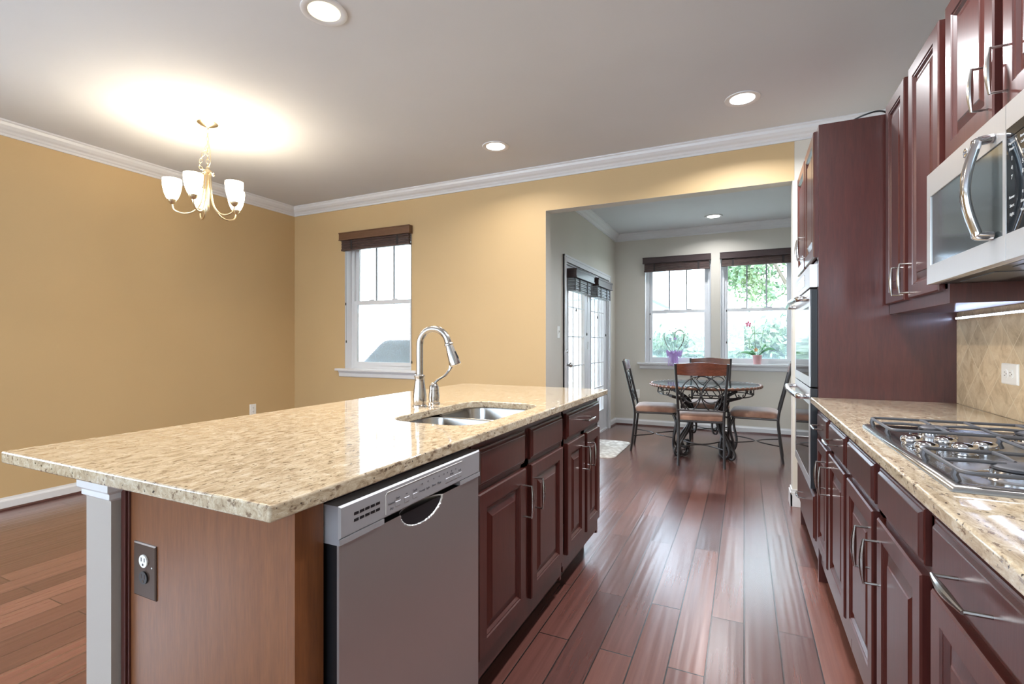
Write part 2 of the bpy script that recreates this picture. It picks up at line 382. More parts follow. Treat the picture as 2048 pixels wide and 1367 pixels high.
BP = [(0, 0), (.014, 0), (.014, .066), (.010, .076), (.006, .080), (.004, .092), (0, .092)]
mould('baseboard_left', BP, (WL, YR), (WL, WB), (1, 0), M['white'])
mould('baseboard_back', BP, (WL, WB), (OX0, WB), (0, -1), M['white'])
mould('baseboard_breakfast_left', BP, (BL, 6.775), (BL, BB), (1, 0), M['white'])
mould('baseboard_breakfast_near', BP, (BL, WBT), (BL, 4.845), (1, 0), M['white'])
mould('baseboard_breakfast_back', BP, (BL, BB), (BR, BB), (0, -1), M['white'])
SH = [(.014, 0), (.028, 0), (.026, .010), (.018, .018), (.014, .019)]   # dark shoe moulding at the floor
mould('trim_5', SH, (WL, YR), (WL, WB), (1, 0), M['cherry']); mould('trim_6', SH, (BL, 6.775), (BL, BB), (1, 0), M['cherry']); mould('trim_7', SH, (BL, BB), (BR, BB), (0, -1), M['cherry'])
b = MB(); h = .10
b.box(OX1-.015, OX1, WB-.015, WBT+.015, 0, h); b.box(OX1-.015, .375, WB-.015, WB, 0, h); b.box(OX1-.008, OX1, WB-.008, WBT+.008, h, h+.022); b.box(OX1-.008, .375, WB-.008, WB, h, h+.022)
struct_mesh('baseboard_opening', b, M['white'], bevel=.002)

# ------------------------------------------------------------------ windows
def window(n, x0, x1, yw):
    r = sempty('window_%d' % n, ((x0+x1)/2, yw, WZ0)); z0, z1 = WZ0, WZ1; W = M['white']
    # jamb liner in the wall
    b = MB(); b.box(x0-.002, x0+.006, yw, yw+.15, z0, z1); b.box(x1-.006, x1+.002, yw, yw+.15, z0, z1); b.box(x0, x1, yw, yw+.15, z1-.006, z1+.002); b.build('window_jamb', W, r, smooth=False)
    f = .045; y0 = yw+.095; zm = 1.605
    b = MB(); b.box(x0+.006, x0+f, y0, y0+.05, z0, z1-.006); b.box(x1-f, x1-.006, y0, y0+.05, z0, z1-.006); b.box(x0+f, x1-f, y0, y0+.05, z1-f, z1-.006); b.box(x0+f, x1-f, y0, y0+.05, z0, z0+.03)
    b.build('window_frame', W, r, bevel=.002, smooth=False)
    def sash(nm, za, zb, ya, glassn):
        g = .042; b = MB(); X0 = x0+f; X1 = x1-f
        b.box(X0, X0+g, ya, ya+.025, za, zb); b.box(X1-g, X1, ya, ya+.025, za, zb); b.box(X0+g, X1-g, ya, ya+.025, zb-g, zb); b.box(X0+g, X1-g, ya, ya+.025, za, za+g)
        s_ = b.build(nm, W, r, bevel=.002, smooth=False)
        box('pane', M['glass'], s_, X0+g, X1-g, ya+.010, ya+.014, za+g, zb-g, smooth=False)
        return s_, X0+g, X1-g
    s1, a, c = sash('upper_sash', zm-.005, z1-f, y0+.028, 1)
    b = MB()
    for k in (1, 2): xm = a+(c-a)*k/3; b.box(xm-.009, xm+.009, y0+.034, y0+.046, zm+.02, z1-f-.03)
    b.build('muntins', M['muntin'], s1, smooth=False)
    s2, a, c = sash('lower_sash', z0+.03, zm+.035, y0, 1)
    b = MB()
    for k in (.28, .72): xm = a+(c-a)*k; b.box(xm-.03, xm+.03, y0-.006, y0+.02, zm+.035, zm+.047)
    b.build('sash_lock', W, s2, bevel=.003, smooth=False)
    box('screen', M['screen'], r, x0+f, x1-f, y0+.056, y0+.057, z0+.03, zm+.02, smooth=False)
def sill(n, x0, x1, yw, parts):
    b = MB(); b.box(x0, x1, yw-.055, yw, WZ0-.024, WZ0+.002)
    for a, c in parts: b.box(a, c, yw, yw+.096, WZ0-.024, WZ0+.002)
    o = b.build('trim_%d' % n, M['white'], None, bevel=.004, smooth=False); struct(o)
    P = [(0, WZ0-.024), (.030, WZ0-.024), (.028, WZ0-.036), (.020, WZ0-.046), (.018, WZ0-.082), (.010, WZ0-.09), (0, WZ0-.09)]
    mould('trim_%d' % (n+1), P, (x0+.03, yw), (x1-.03, yw), (0, -1), M['white'])
window(1, WX0, WX1, WB); window(2, *AX[0], BB); window(3, *AX[1], BB)
sill(8, WX0-.10, WX1+.09, WB, [(WX0, WX1)]); sill(10, AX[0][0]-.10, AX[1][1]+.10, BB, AX)

# ------------------------------------------------------------------ blinds
def blind(x0, x1, yw, label, vm, drop, group=None, cords=(), hang=True):
    r = thing('window_blind', label, 'blind', ((x0+x1)/2, yw, 2.2), group=group)
    zt = 2.375
    b = MB(); b.box(x0, x1, yw-.062, yw-.052, zt-.085, zt); b.box(x0, x0+.01, yw-.052, yw-.002, zt-.085, zt); b.box(x1-.01, x1, yw-.052, yw-.002, zt-.085, zt); b.box(x0-.002, x1+.002, yw-.066, yw-.052, zt-.012, zt); b.box(x0-.002, x1+.002, yw-.066, yw-.052, zt-.085, zt-.075)
    b.build('valance', vm, r, bevel=.002, smooth=False)
    a, c = x0+.02, x1-.02
    n = 9; b = MB(); zz = zt-.05
    for k in range(n):   # stacked woven slats
        z = zz-(zt-.05-drop)*k/n; dz = (zt-.05-drop)/n; off = .004*(k % 2)
        b.box(a, c, yw-.042-off, yw-.008+off, z-dz*.86, z)
    b.build('slat_stack', M['blind'], r, bevel=.003, smooth=False)
    box('bottom_rail', M['blind'], r, a-.004, c+.004, yw-.046, yw-.004, drop-.02, drop, bevel=.004)
    for k in (.16, .84):
        x = a+(c-a)*k; box('tape', M['band'], r, x-.012, x+.012, yw-.0475, yw-.0465, drop-.012, zt-.088, smooth=False)
    for x, zb in cords:
        cc = MB().tube([(x, yw-.012, zt-.09), (x+.001, yw-.010, (zt+zb)/2), (x, yw-.009, zb)], .0012, 5).build('cord', M['cord'], r)
        MB().lathe([(.002, 0), (.006, -.008), (.007, -.024), (.003, -.03)], (x, yw-.009, zb), 10).build('tassel', M['cord'], cc)
blind(WX0-.03, WX1+.02, WB, 'walnut brown blind drawn up over the dining room window', M['valance_brown'], 2.20, cords=[(WX0+.02, 1.62), (WX0+.028, 1.21), (WX1+.012, 1.0)])
blind(AX[0][0]-.02, AX[0][1]+.005, BB, 'dark wood blind drawn up over the window behind the heart wire orchid', M['valance_dark'], 2.195, 'dark blinds over the breakfast room windows', [(AX[0][0]+.075, 1.60), (AX[0][0]+.075, 1.25)])
blind(AX[1][0]-.005, AX[1][1]+.02, BB, 'dark wood blind drawn up over the window behind the pink potted orchid', M['valance_dark'], 2.21, 'dark blinds over the breakfast room windows', [(AX[1][0]+.075, 1.62), (AX[1][0]+.075, 1.20)])

# ------------------------------------------------------------------ french doors
b = MB(); xj = BL+.018
cas = [(4.845, 4.915), (6.705, 6.775)]
for y0, y1 in cas: b.box(BL, xj, y0, y1, 0, 2.10); b.box(BL, xj+.006, y0 if y0 < 5 else y1-.02, y0+.02 if y0 < 5 else y1, 0, 2.10)
b.box(BL, xj, 4.915, 6.705, 2.035, 2.10); b.box(BL, xj+.006, 4.845, 6.775, 2.082, 2.106)
struct(b.build('trim_12', M['white'], None, bevel=.003, smooth=False))
b = MB(); b.box(BL-.15, BL, DY0-.005, DY0+.012, 0, DZ); b.box(BL-.15, BL, DY1-.012, DY1+.005, 0, DZ); b.box(BL-.15, BL, DY0, DY1, DZ-.012, DZ+.005); b.box(BL-.15, BL, DY0, DY1, 0, .02)
struct(b.build('trim_13', M['white'], None, smooth=False))
def frdoor(n, y0, y1, knob):
    r = sempty('door_%d' % n, (BL-.05, (y0+y1)/2, 0)); x0, x1 = BL-.065, BL-.022; g = .125; gz0, gz1 = .27, 1.90
    b = MB(); b.box(x0, x1, y0, y0+g, .02, DZ-.014); b.box(x0, x1, y1-g, y1, .02, DZ-.014); b.box(x0, x1, y0+g, y1-g, .02, gz0); b.box(x0, x1, y0+g, y1-g, gz1, DZ-.014)
    b.build('door_leaf', M['white'], r, bevel=.003, smooth=False)
    a, c = y0+g, y1-g
    b = MB()
    for k in (1, 2): y = a+(c-a)*k/3; b.box(x1-.012, x1-.003, y-.007, y+.007, gz0, gz1)
    for k in range(1, 5): z = gz0+(gz1-gz0)*k/5; b.box(x1-.012, x1-.003, a, c, z-.007, z+.007)
    b.build('muntins', M['white'], r, smooth=False)
    b = MB()
    for s_, t_ in ((a, a+.018), (c-.018, c)): b.box(x1, x1+.006, s_, t_, gz0, gz1)
    for s_, t_ in ((gz0, gz0+.018), (gz1-.018, gz1)): b.box(x1, x1+.006, a, c, s_, t_)
    b.build('glazing_bead', M['white'], r, bevel=.002, smooth=False)
    box('pane', M['glass'], r, x0+.018, x0+.023, a, c, gz0, gz1, smooth=False)
    if knob:
        y = y0+.06
        MB().lathe([(.028, 0), (.028, .006), (.012, .012), (.010, .035), (.024, .045), (.029, .058), (.024, .070), (.005, .076)], (x1, y, .945), 20, (1, 0, 0)).build('door_knob', M['nickel'], r)
        MB().lathe([(.028, 0), (.028, .008), (.018, .014), (.016, .02), (.005, .022)], (x1, y, 1.09), 20, (1, 0, 0)).build('deadbolt', M['nickel'], r)
    else:
        for z in (.3, 1.15, 1.72):
            MB().lathe([(.007, -.045), (.007, .045)], (x1+.003, y0-.004, z), 10).build('hinge', M['nickel'], r)
frdoor(1, DY0+.014, 5.808, True); frdoor(2, 5.812, DY1-.014, False)
for i, (y0, y1, lb) in enumerate(((5.01, 5.70, 'dark boxed roman shade on the french door with the knob'), (5.89, 6.58, 'dark boxed roman shade on the french door nearer the corner'))):
    r = thing('door_blind', lb, 'blind', (BL, (y0+y1)/2, 1.9), group='roman shades on the french doors')
    xo = BL-.022
    b = MB(); b.box(xo+.006, xo+.115, y0, y1, 1.88, 1.978); b.box(xo+.115, xo+.121, y0-.004, y1+.004, 1.955, 1.98); b.box(xo+.115, xo+.121, y0-.004, y1+.004, 1.878, 1.895)
    b.build('valance', M['valance_dark'], r, bevel=.003, smooth=False)
    b = MB()
    for k in range(7): z = 1.878-.02*k; b.box(xo+.010, xo+.085+.006*(k % 2), y0+.02, y1-.02, z-.018, z)
    b.build('folded_shade', M['greyfabric'], r, bevel=.006, smooth=False)
    for k in (.02, .28, .72, .98):
        y = y0+.02+(y1-y0-.04)*k; box('tape', M['band'], r, xo+.091, xo+.0935, y-.02, y+.02, 1.742, 1.876, smooth=False)
    for y, z in ((y0+.22, 1.56 if i == 0 else 1.52), (y1-.06, 1.30)):
        cc = MB().tube([(xo+.05, y, 1.74), (xo+.045, y, 1.6), (xo+.04, y, z)], .0012, 5).build('cord', M['cord'], r)
        MB().lathe([(.002, 0), (.007, -.01), (.008, -.03), (.003, -.035)], (xo+.04, y, z), 10).build('tassel', M['cord'], cc)

# ------------------------------------------------------------------ plates
def wall_plate(name, label, cat, P, wdt, hgt, m, kind, group=None, loc=(0,0,0)):
    # P(a, b, d): a across, b up, d out of the wall
    r = thing(name, label, cat, loc, group=group)
    MB().nest(P, -wdt/2, wdt/2, -hgt/2, hgt/2, [(0, 0), (0, .003), (.004, .006)]).build('cover_plate', m, r, smooth=False)
    if kind == 'switch':
        MB().nest(P, -.009, .009, -.020, .020, [(0, .005), (0, .008), (.002, .009)]).build('rocker_frame', m, r, smooth=False)
        MB().nest(P, -.005, .005, -.004, .016, [(0, .008), (.001, .018)]).build('toggle', m, r, smooth=False)
    elif kind == 'outlet':
        for s_ in (-1, 1):
            o = MB().rings([[P(.016*math.cos(t)*1.0, s_*.02+.0145*math.sin(t), d) for t in [2*PI*k/20 for k in range(20)]] for d in (.005, .0085)]).build('socket', m, r, smooth=False)
            b = MB()
            for a in (-.006, .006): b.nest(P, a-.0012, a+.0012, s_*.02-.001, s_*.02+.008, [(0, .0084), (0, .0088)])
            b.rings([[P(.0025*math.cos(t), s_*.02-.008+.0025*math.sin(t), d) for t in [2*PI*k/10 for k in range(10)]] for d in (.0084, .0088)])
            b.build('slots', M['black'], o, smooth=False)
    return r
def PX(x, y, z, s=1): return lambda a, b, d: Vector((x+s*d, y-s*a*1.0, z+b)) if False else Vector((x+s*d, y+a, z+b))
def PY(x, y, z): return lambda a, b, d: Vector((x+a, y-d, z+b))
wall_plate('wall_outlet', 'white power outlet low on the tan dining room side wall', 'outlet', PX(WL, 3.56, .47), .075, .12, M['plate'], 'outlet', loc=(WL, 3.56, .47))
wall_plate('wall_outlet', 'white power outlet low on the breakfast room wall by the left chair', 'outlet', PY(-1.385, BB, .45), .075, .12, M['plate'], 'outlet', loc=(-1.385, BB, .45))
wall_plate('light_switch', 'white toggle light switch on the wall beside the french doors', 'switch', PX(BL, 4.70, 1.29), .075, .12, M['plate'], 'switch', loc=(BL, 4.70, 1.29))

# ------------------------------------------------------------------ cabinets
DOOR = [(0, 0), (0, .016), (.004, .020), (.050, .020), (.053, .016), (.057, .016), (.064, .008), (.070, .008), (.092, .015), (.095, .017)]
DRAW = [(0, 0), (0, .011), (.003, .013), (.007, .013), (.012, .019), (.014, .020)]
def facade(xf, s):       # xf = plane at the back of the doors; s = +1 faces +X, -1 faces -X
    return lambda a, b, d: Vector((xf+s*d, a, b))
def pull(parent, xf, s, y, z, L, horiz, name='handle'):
    xo = xf+s*.020; out = .034; b = MB()
    ax = Vector((0, 1, 0)) if horiz else Vector((0, 0, 1)); c = Vector((xo, y, z))
    for e in (-1, 1):
        b.tube([c+ax*e*L*.5, c+ax*e*L*.5+Vector((s*out, 0, 0))], .0035, 8)
    n = 12; pts = []; rd = []
    for k in range(n+1):
        t = -1+2*k/n; pts.append(c+ax*(t*L*.5*1.04)+Vector((s*(out+.004*(1-t*t)), 0, 0))); rd.append(.0036+.0042*(1-t*t)**1.5)
    b.tube(pts, rd, 10)
    return b.build(name, M['nickel'], parent)
def door_part(parent, xf, s, y0, y1, z0, z1, hy=None, hz=None, prof=DOOR):
    d = MB().nest(facade(xf, s), y0, y1, z0, z1, prof).build('door', M['cherry'], parent, smooth=False)
    if hy is not None: pull(d, xf, s, hy, hz, .115, False)
    return d
def drawer_part(parent, xf, s, y0, y1, z0, z1, handle, name='drawer'):
    d = MB().nest(facade(xf, s), y0, y1, z0, z1, DRAW).build(name, M['cherry'], parent, smooth=False)
    if handle: pull(d, xf, s, (y0+y1)/2, (z0+z1)/2, .128, True)
    return d
ZD0, ZD1, ZR0, ZR1, ZC = .195, .715, .735, .850, .884
# --- right run
XR = .345
def rbase(label, y0, y1, doors, drawers, wide=False):
    r = thing('base_cabinet', label, 'cabinet', ((XR+WR)/2, (y0+y1)/2, 0))
    b = MB(); t = .018
    b.box(XR, .865, y0, y0+t, .10, ZC); b.box(XR, .865, y1-t, y1, .10, ZC); b.box(XR+.02, .865, y0+t, y1-t, .10, .12); b.box(.85, .865, y0+t, y1-t, .12, ZC)
    b.box(XR, XR+.02, y0+t, y1-t, .10, .20); b.box(XR, XR+.02, y0+t, y1-t, ZR1-.01, ZC-.001); b.box(XR, XR+.02, y0+t, y1-t, ZD1-.005, ZR0+.005)
    ed = sorted(doors)
    for (a, c), (e, f) in zip(ed, ed[1:]): b.box(XR, XR+.02, c-.01, e+.01, .2, ZR1-.01)
    b.build('carcass', M['cherry'], r, smooth=False)
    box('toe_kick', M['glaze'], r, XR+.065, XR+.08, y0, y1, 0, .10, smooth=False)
    n = len(doors)
    for i, (a, c) in enumerate(doors):
        hy = None
        if n == 2: hy = a+.028 if i == 0 else c-.028
        elif n == 1: hy = a+.03
        door_part(r, XR, -1, a, c, ZD0, ZD1, hy, .60)
    for a, c, h in drawers: drawer_part(r, XR, -1, a, c, ZR0, ZR1, h, 'drawer' if h else 'false_drawer_front')
    return r
rbase('dark cherry base cabinet beside the wall ovens, with two small drawers over two doors', 2.095, 2.852, [(2.53, 2.838), (2.115, 2.475)], [(2.53, 2.838, 1), (2.115, 2.475, 1)])
rbase('dark cherry base cabinet under the gas cooktop with two plain false drawer fronts', 1.235, 2.09, [(1.685, 2.065), (1.265, 1.63)], [(1.685, 2.065, 0), (1.265, 1.63, 0)])
rbase('dark cherry base cabinet nearest the camera with one wide drawer', .775, 1.23, [(.80, 1.205)], [(.80, 1.205, 1)])
b = MB().box(.300, .866, .755, 2.858, ZC+.001, .915)
tag(b.build('worktop', M['granite'], None, bevel=.006, seg=3), 'speckled beige granite worktop along the wall, carrying the gas cooktop', 'worktop')
# --- tile
tag(box('tile_backsplash', M['tile'], None, .866, WR-.001, .755, 2.858, .915, 1.77, smooth=False), 'beige travertine backsplash of diagonal tiles above the granite worktop', 'backsplash')
wall_plate('wall_outlet', 'white power outlet set sideways in the diagonal tile backsplash', 'outlet', (lambda a, b, d: Vector((.866-d, 2.36+b, 1.075+a))), .075, .12, M['plate'], 'outlet', loc=(.866, 2.36, 1.075))
# --- tall oven cabinet
TY0, TY1 = 2.86, 3.73; TX = .335; TZ = 2.268
r = thing('oven_cabinet', 'tall dark cherry cabinet housing the wall ovens at the end of the worktop', 'cabinet', (.6, (TY0+TY1)/2, 0))
b = MB(); b.box(TX, WR-.001, TY0, TY0+.02, 0, TZ); b.build('side_panel', M['cherry'], r, bevel=.001, smooth=False)
b = MB(); b.box(TX+.001, WR-.001, TY1-.02, TY1, 0, TZ); b.box(TX, WR-.001, TY0+.02, TY1-.02, TZ-.02, TZ); b.box(WR-.02, WR-.001, TY0+.02, TY1-.02, .1, TZ-.02)
b.box(TX, WR-.02, TY0+.02, TY1-.02, 1.585, 1.605); b.box(TX, WR-.02, TY0+.02, TY1-.02, .425, .443); b.box(TX, TX+.02, TY0+.02, TY1-.02, .10, .19); b.box(TX, TX+.02, TY0+.02, TY1-.02, TZ-.06, TZ-.02); b.box(TX, TX+.02, TY0+.02, TY0+.055, .19, TZ-.06); b.box(TX, TX+.02, TY1-.055, TY1-.02, .19, TZ-.06)
b.build('carcass', M['cherry'], r, smooth=False)
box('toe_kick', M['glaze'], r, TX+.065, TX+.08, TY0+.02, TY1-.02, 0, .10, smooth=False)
door_part(r, TX, -1, 2.885, 3.275, 1.615, 2.245, 3.245, 1.73)
door_part(r, TX, -1, 3.315, 3.705, 1.615, 2.245, 3.345, 1.73)
drawer_part(r, TX, -1, 2.885, 3.705, .19, .42, True)
# --- double oven
OY0, OY1 = 2.917, 3.673
r = thing('double_oven', 'stainless double wall oven with two black glass doors and tubular handles', 'oven', (.5, (OY0+OY1)/2, .45))
box('oven_body', M['black'], r, TX+.003, .80, OY0, OY1, .446, 1.582, smooth=False)
box('control_panel', M['steel'], r, TX-.035, TX+.002, OY0-.02, OY1+.02, 1.465, 1.583, bevel=.004)
box('display', M['blackgloss'], r, TX-.0375, TX-.0345, OY0+.20, OY1-.2, 1.495, 1.555, bevel=.001)
for z0, z1 in ((.962, 1.458), (.447, .955)):
    d = MB(); d.box(TX-.030, TX+.002, OY0-.018, OY1+.018, z0, z1); d = d.build('oven_door', M['black'], r, bevel=.004)
    b = MB(); x0, x1 = TX-.0335, TX-.030
    b.box(x0, x1, OY0-.018, OY1+.018, z1-.085, z1); b.box(x0, x1, OY0-.018, OY1+.018, z0, z0+.05); b.box(x0, x1, OY0-.018, OY0+.03, z0+.05, z1-.085); b.box(x0, x1, OY1-.03, OY1+.018, z0+.05, z1-.085)
    b.build('steel_trim', M['steel'], d, bevel=.001, smooth=False)
    box('door_glass', M['blackgloss'], d, TX-.0325, TX-.0302, OY0+.031, OY1-.031, z0+.051, z1-.086, smooth=False)
    zh = z1-.045; pts = [(TX-.033, OY0+.03, zh), (TX-.075, OY0+.03, zh), (TX-.085, OY0+.06, zh)]+[(TX-.085-.012*math.sin(PI*k/10), OY0+.06+(OY1-OY0-.12)*k/10, zh) for k in range(1, 10)]+[(TX-.085, OY1-.06, zh), (TX-.075, OY1-.03, zh), (TX-.033, OY1-.03, zh)]
    MB().tube(smoothpts(pts, 3), .014, 12).build('oven_handle', M['chrome'], d)
# --- cable on top of the tall cabinet
tag(MB().tube(smoothpts([(.40, 3.0, 2.2735), (.46, 2.92, 2.2735), (.53, 2.885, 2.29), (.60, 2.90, 2.30), (.66, 2.95, 2.2735), (.74, 3.1, 2.2735)], 6), .004, 8).build('power_cable', M['black'], None), 'black cable lying on top of the tall oven cabinet', 'cable')
# --- uppers
UX = .620
def upper(label, y0, y1, z0, doors, hz, zd):
    r = thing('wall_cabinet', label, 'cabinet', ((UX+WR)/2, (y0+y1)/2, z0))
    b = MB(); t = .018; z1 = 2.285
    b.box(UX, WR-.001, y0, y0+t, z0, z1); b.box(UX, WR-.001, y1-t, y1, z0, z1); b.box(UX+.02, WR-.015, y0+t, y1-t, z0+.002, z0+.036); b.box(UX, WR-.001, y0+t, y1-t, z1-.02, z1); b.box(WR-.015, WR-.001, y0+t, y1-t, z0+.036, z1-.02)
    b.box(UX, UX+.02, y0+t, y1-t, z0, z0+.05); b.box(UX, UX+.02, y0+t, y1-t, z1-.05, z1-.02)
    (a, c), (e, f) = sorted(doors); b.box(UX, UX+.02, c-.01, e+.01, z0+.05, z1-.05)
    b.build('carcass', M['cherry'], r, smooth=False)
    for i, (a, c) in enumerate(doors): door_part(r, UX, -1, a, c, zd, 2.29, a+.028 if i == 0 else c-.028, hz)
upper('dark cherry wall cabinet with two tall doors between microwave and oven cabinet', 2.105, 2.855, 1.32, [(2.545, 2.835), (2.145, 2.485)], 1.445, 1.365)
upper('short dark cherry wall cabinet directly above the microwave', 1.34, 2.10, 1.762, [(1.735, 2.080), (1.36, 1.680)], 1.88, 1.785)
# --- led strip
r = thing('led_strip_light', 'glowing bluish white light strip under the wall cabinet on the tile', 'light strip', (.855, 2.48, 1.31))
box('backing_tape', M['plate'], r, .856, .864, 2.125, 2.84, 1.290, 1.300, smooth=False)
base = None
for k in range(32):
    y = 2.135+.0223*k
    if base is None: base = MB().box(.8535, .856, y-.004, y+.004, 1.292, 1.298).build('diode', M['led'], r, smooth=False)
    else: c = base.copy(); C.objects.link(c); c.location = (0, .0223*k, 0)

# --- microwave
MX, MY0, MY1, MZ0, MZ1 = .565, 1.375, 2.10, 1.385, 1.755
r = thing('microwave', 'stainless over-the-range microwave with curved vertical handle', 'microwave', (.72, 1.74, MZ0))
box('body', M['black'], r, MX+.035, .864, MY0, MY1+.001, MZ0+.006, MZ1, bevel=.002)
yd = 1.565; P = facade(MX+.034, -1)
def frame_slab(P, a0, a1, b0, b1, h0, h1, g0, g1, d0, d1):   # slab with a rectangular hole
    mb = MB()
    for (aa, ab, ba, bb) in ((a0, a1, b0, g0), (a0, a1, g1, b1), (a0, h0, g0, g1), (h1, a1, g0, g1)):
        c = [P(aa, ba, d0), P(ab, ba, d0), P(ab, bb, d0), P(aa, bb, d0)]; e = [P(aa, ba, d1), P(ab, ba, d1), P(ab, bb, d1), P(aa, bb, d1)]
        mb.rings([c, e])
    return mb
d = frame_slab(P, yd+.001, MY1+.025, MZ0, MZ1, yd+.016, MY1-.008, MZ0+.062, MZ1-.078, 0, .034).build('door', M['steel'], r, smooth=False)
MB().nest(P, yd+.016, MY1-.008, MZ0+.062, MZ1-.078, [(0, .01), (0, .031)]).build('door_window', M['mwwindow'], d, smooth=False)
pts = [(MX-.002, 1.630, 1.70), (MX-.030, 1.632, 1.697)]+[(MX-.032-.022*math.sin(PI*k/8), 1.632, 1.69-.225*k/8) for k in range(9)]+[(MX-.030, 1.632, 1.458), (MX-.002, 1.630, 1.455)]
MB().tube(smoothpts(pts, 3), .011, 12, flat=1.6).build('handle', M['chrome'], d)
em = MB().lathe([(.013, 0), (.013, .002), (.011, .0025), (.011, .0015), (.001, .0015)], (MX, 1.80, 1.722), 24, (-1, 0, 0)).build('emblem', M['chrome'], d)
RX = lambda x, y, z: Matrix.Translation((x, y, z)) @ Matrix.Rotation(-PI/2, 4, 'Z') @ Matrix.Rotation(PI/2, 4, 'X')
text('emblem_letters', [('GE', .012, RX(MX-.0022, 1.80, 1.722))], M['greyprint'], em)
cp = frame_slab(P, MY0-.001, yd-.001, MZ0, MZ1, MY0+.004, yd-.002, MZ0+.062, MZ1-.060, 0, .034).build('control_panel', M['steel'], r, smooth=False)
kp = MB().nest(P, MY0+.004, yd-.002, MZ0+.062, MZ1-.060, [(0, .01), (0, .0335)]).build('keypad', M['blackgloss'], r, smooth=False)
T = []
labs = ['Popcorn', 'Beverage', 'Reheat', 'Potato', 'Defrost', 'Cook']
for i, s_ in enumerate(labs): T.append((s_, .009, RX(MX, 1.535-.055*(i % 3), 1.655-.014*(i//3))))
for i in range(9): T.append((str(i+1), .014, RX(MX, 1.535-.05*(i % 3), 1.618-.022*(i//3))))
for i, s_ in enumerate(['Power', '0', 'Timer', 'Start', 'Stop', 'Fan', 'Light', 'Vent', 'Clock']): T.append((s_, .010, RX(MX, 1.535-.05*(i % 3), 1.528-.02*(i//3))))
text('keypad_print', T, M['print'], kp)
box('display', M['blackgloss'], kp, MX-.0008, MX+.002, 1.40, 1.54, 1.67, 1.69, smooth=False)
b = MB(); b.box(MX+.03, .86, MY0, MY1, MZ0-.001, MZ0+.005); b.build('underside', M['black'], r, smooth=False)
b = MB()
for k in range(2): b.box(MX+.06, MX+.16, MY0+.08+.34*k, MY0+.32+.34*k, MZ0-.003, MZ0-.001)
b.build('grease_filter', M['cast'], r, smooth=False)

# --- cooktop
r = thing('gas_cooktop', 'stainless five burner gas cooktop set in the granite worktop', 'cooktop', (.59, 1.54, .915))
KX0, KX1, KY0, KY1 = .345, .845, 1.16, 1.92
PT = lambda a, b, d: Vector((a, b, .9155+d))
MB().nest(PT, KX0, KX1, KY0, KY1, [(0, 0), (.002, .008), (.008, .012), (.022, .013), (.034, .007), (.060, .007)]).build('tray', M['sinksteel'], r, ang=50)
for x, y, rr in ((.49, 1.79, .035), (.71, 1.79, .045), (.49, 1.295, .045), (.71, 1.295, .035), (.70, 1.54, .05)):
    bb = MB().lathe([(rr+.02, .0065), (rr+.018, .010), (rr, .012), (rr, .022), (rr-.004, .024)], (x, y, .9155), 24).build('burner', M['chrome'], r)
    MB().lathe([(rr-.002, .0245), (rr, .030), (rr-.008, .034), (.002, .035)], (x, y, .9155), 24).build('burner_cap', M['cast'], bb)
for x, y in ((.392, 1.59), (.398, 1.50), (.462, 1.60), (.474, 1.515), (.528, 1.565)):
    k_ = MB().lathe([(.024, .0065), (.026, .009), (.026, .011), (.021, .012), (.0245, .020), (.0245, .026), (.021, .031), (.013, .034), (.002, .035)], (x, y, .9155), 24).build('knob', M['chrome'], r)
def grate(y0, y1, x0, x1, burners):
    b = MB(); z = .949; rb = .0042; c = .02
    loop = []
    for (cx, cy, a0) in ((x1-c, y1-c, 0), (x0+c, y1-c, 90), (x0+c, y0+c, 180), (x1-c, y0+c, 270)):
        loop += [(cx+c*math.cos(math.radians(a0+k*22.5)), cy+c*math.sin(math.radians(a0+k*22.5)), z) for k in range(5)]
    b.tube(loop, rb, 8, loop=True)
    ym = (y0+y1)/2
    if len(burners) == 2: b.tube([((x0+x1)/2, y0, z), ((x0+x1)/2, y1, z)], rb, 8)
    for bx, by in burners:
        for a in range(4):
            an = math.radians(45+90*a) if a % 2 else math.radians(45+90*a)
        for dx, dy in ((1, 0), (-1, 0), (0, 1), (0, -1)):
            ex = bx+dx*.022; ey = by+dy*.022
            fx = {1: min(x1, bx+.12), -1: max(x0, bx-.12), 0: bx}[dx]; fy = {1: y1, -1: y0, 0: by}[dy]
            b.tube([(fx, fy, z), ((fx+ex)/2, (fy+ey)/2, z+.002), (ex, ey, z)], [rb, rb, rb*.8], 8)
    # one long finger loop like the photo's
    xx, yy = (x0+x1)/2, ym
    for px_, py_ in ((x0, y0+.03), (x0, y1-.03), (x1, y0+.03), (x1, y1-.03)):
        s_ = 1 if px_ == x0 else -1
        b.tube([(px_, py_, z), (px_-s_*.003, py_, z-.010), (px_+s_*.002, py_, .926)], .0062, 8)
    b.build('grate', M['cast'], r)
grate(1.665, 1.905, .365, .825, [(.49, 1.79), (.71, 1.79)])
grate(1.175, 1.415, .365, .825, [(.49, 1.295), (.71, 1.295)])
grate(1.43, 1.65, .575, .825, [(.70, 1.54)])

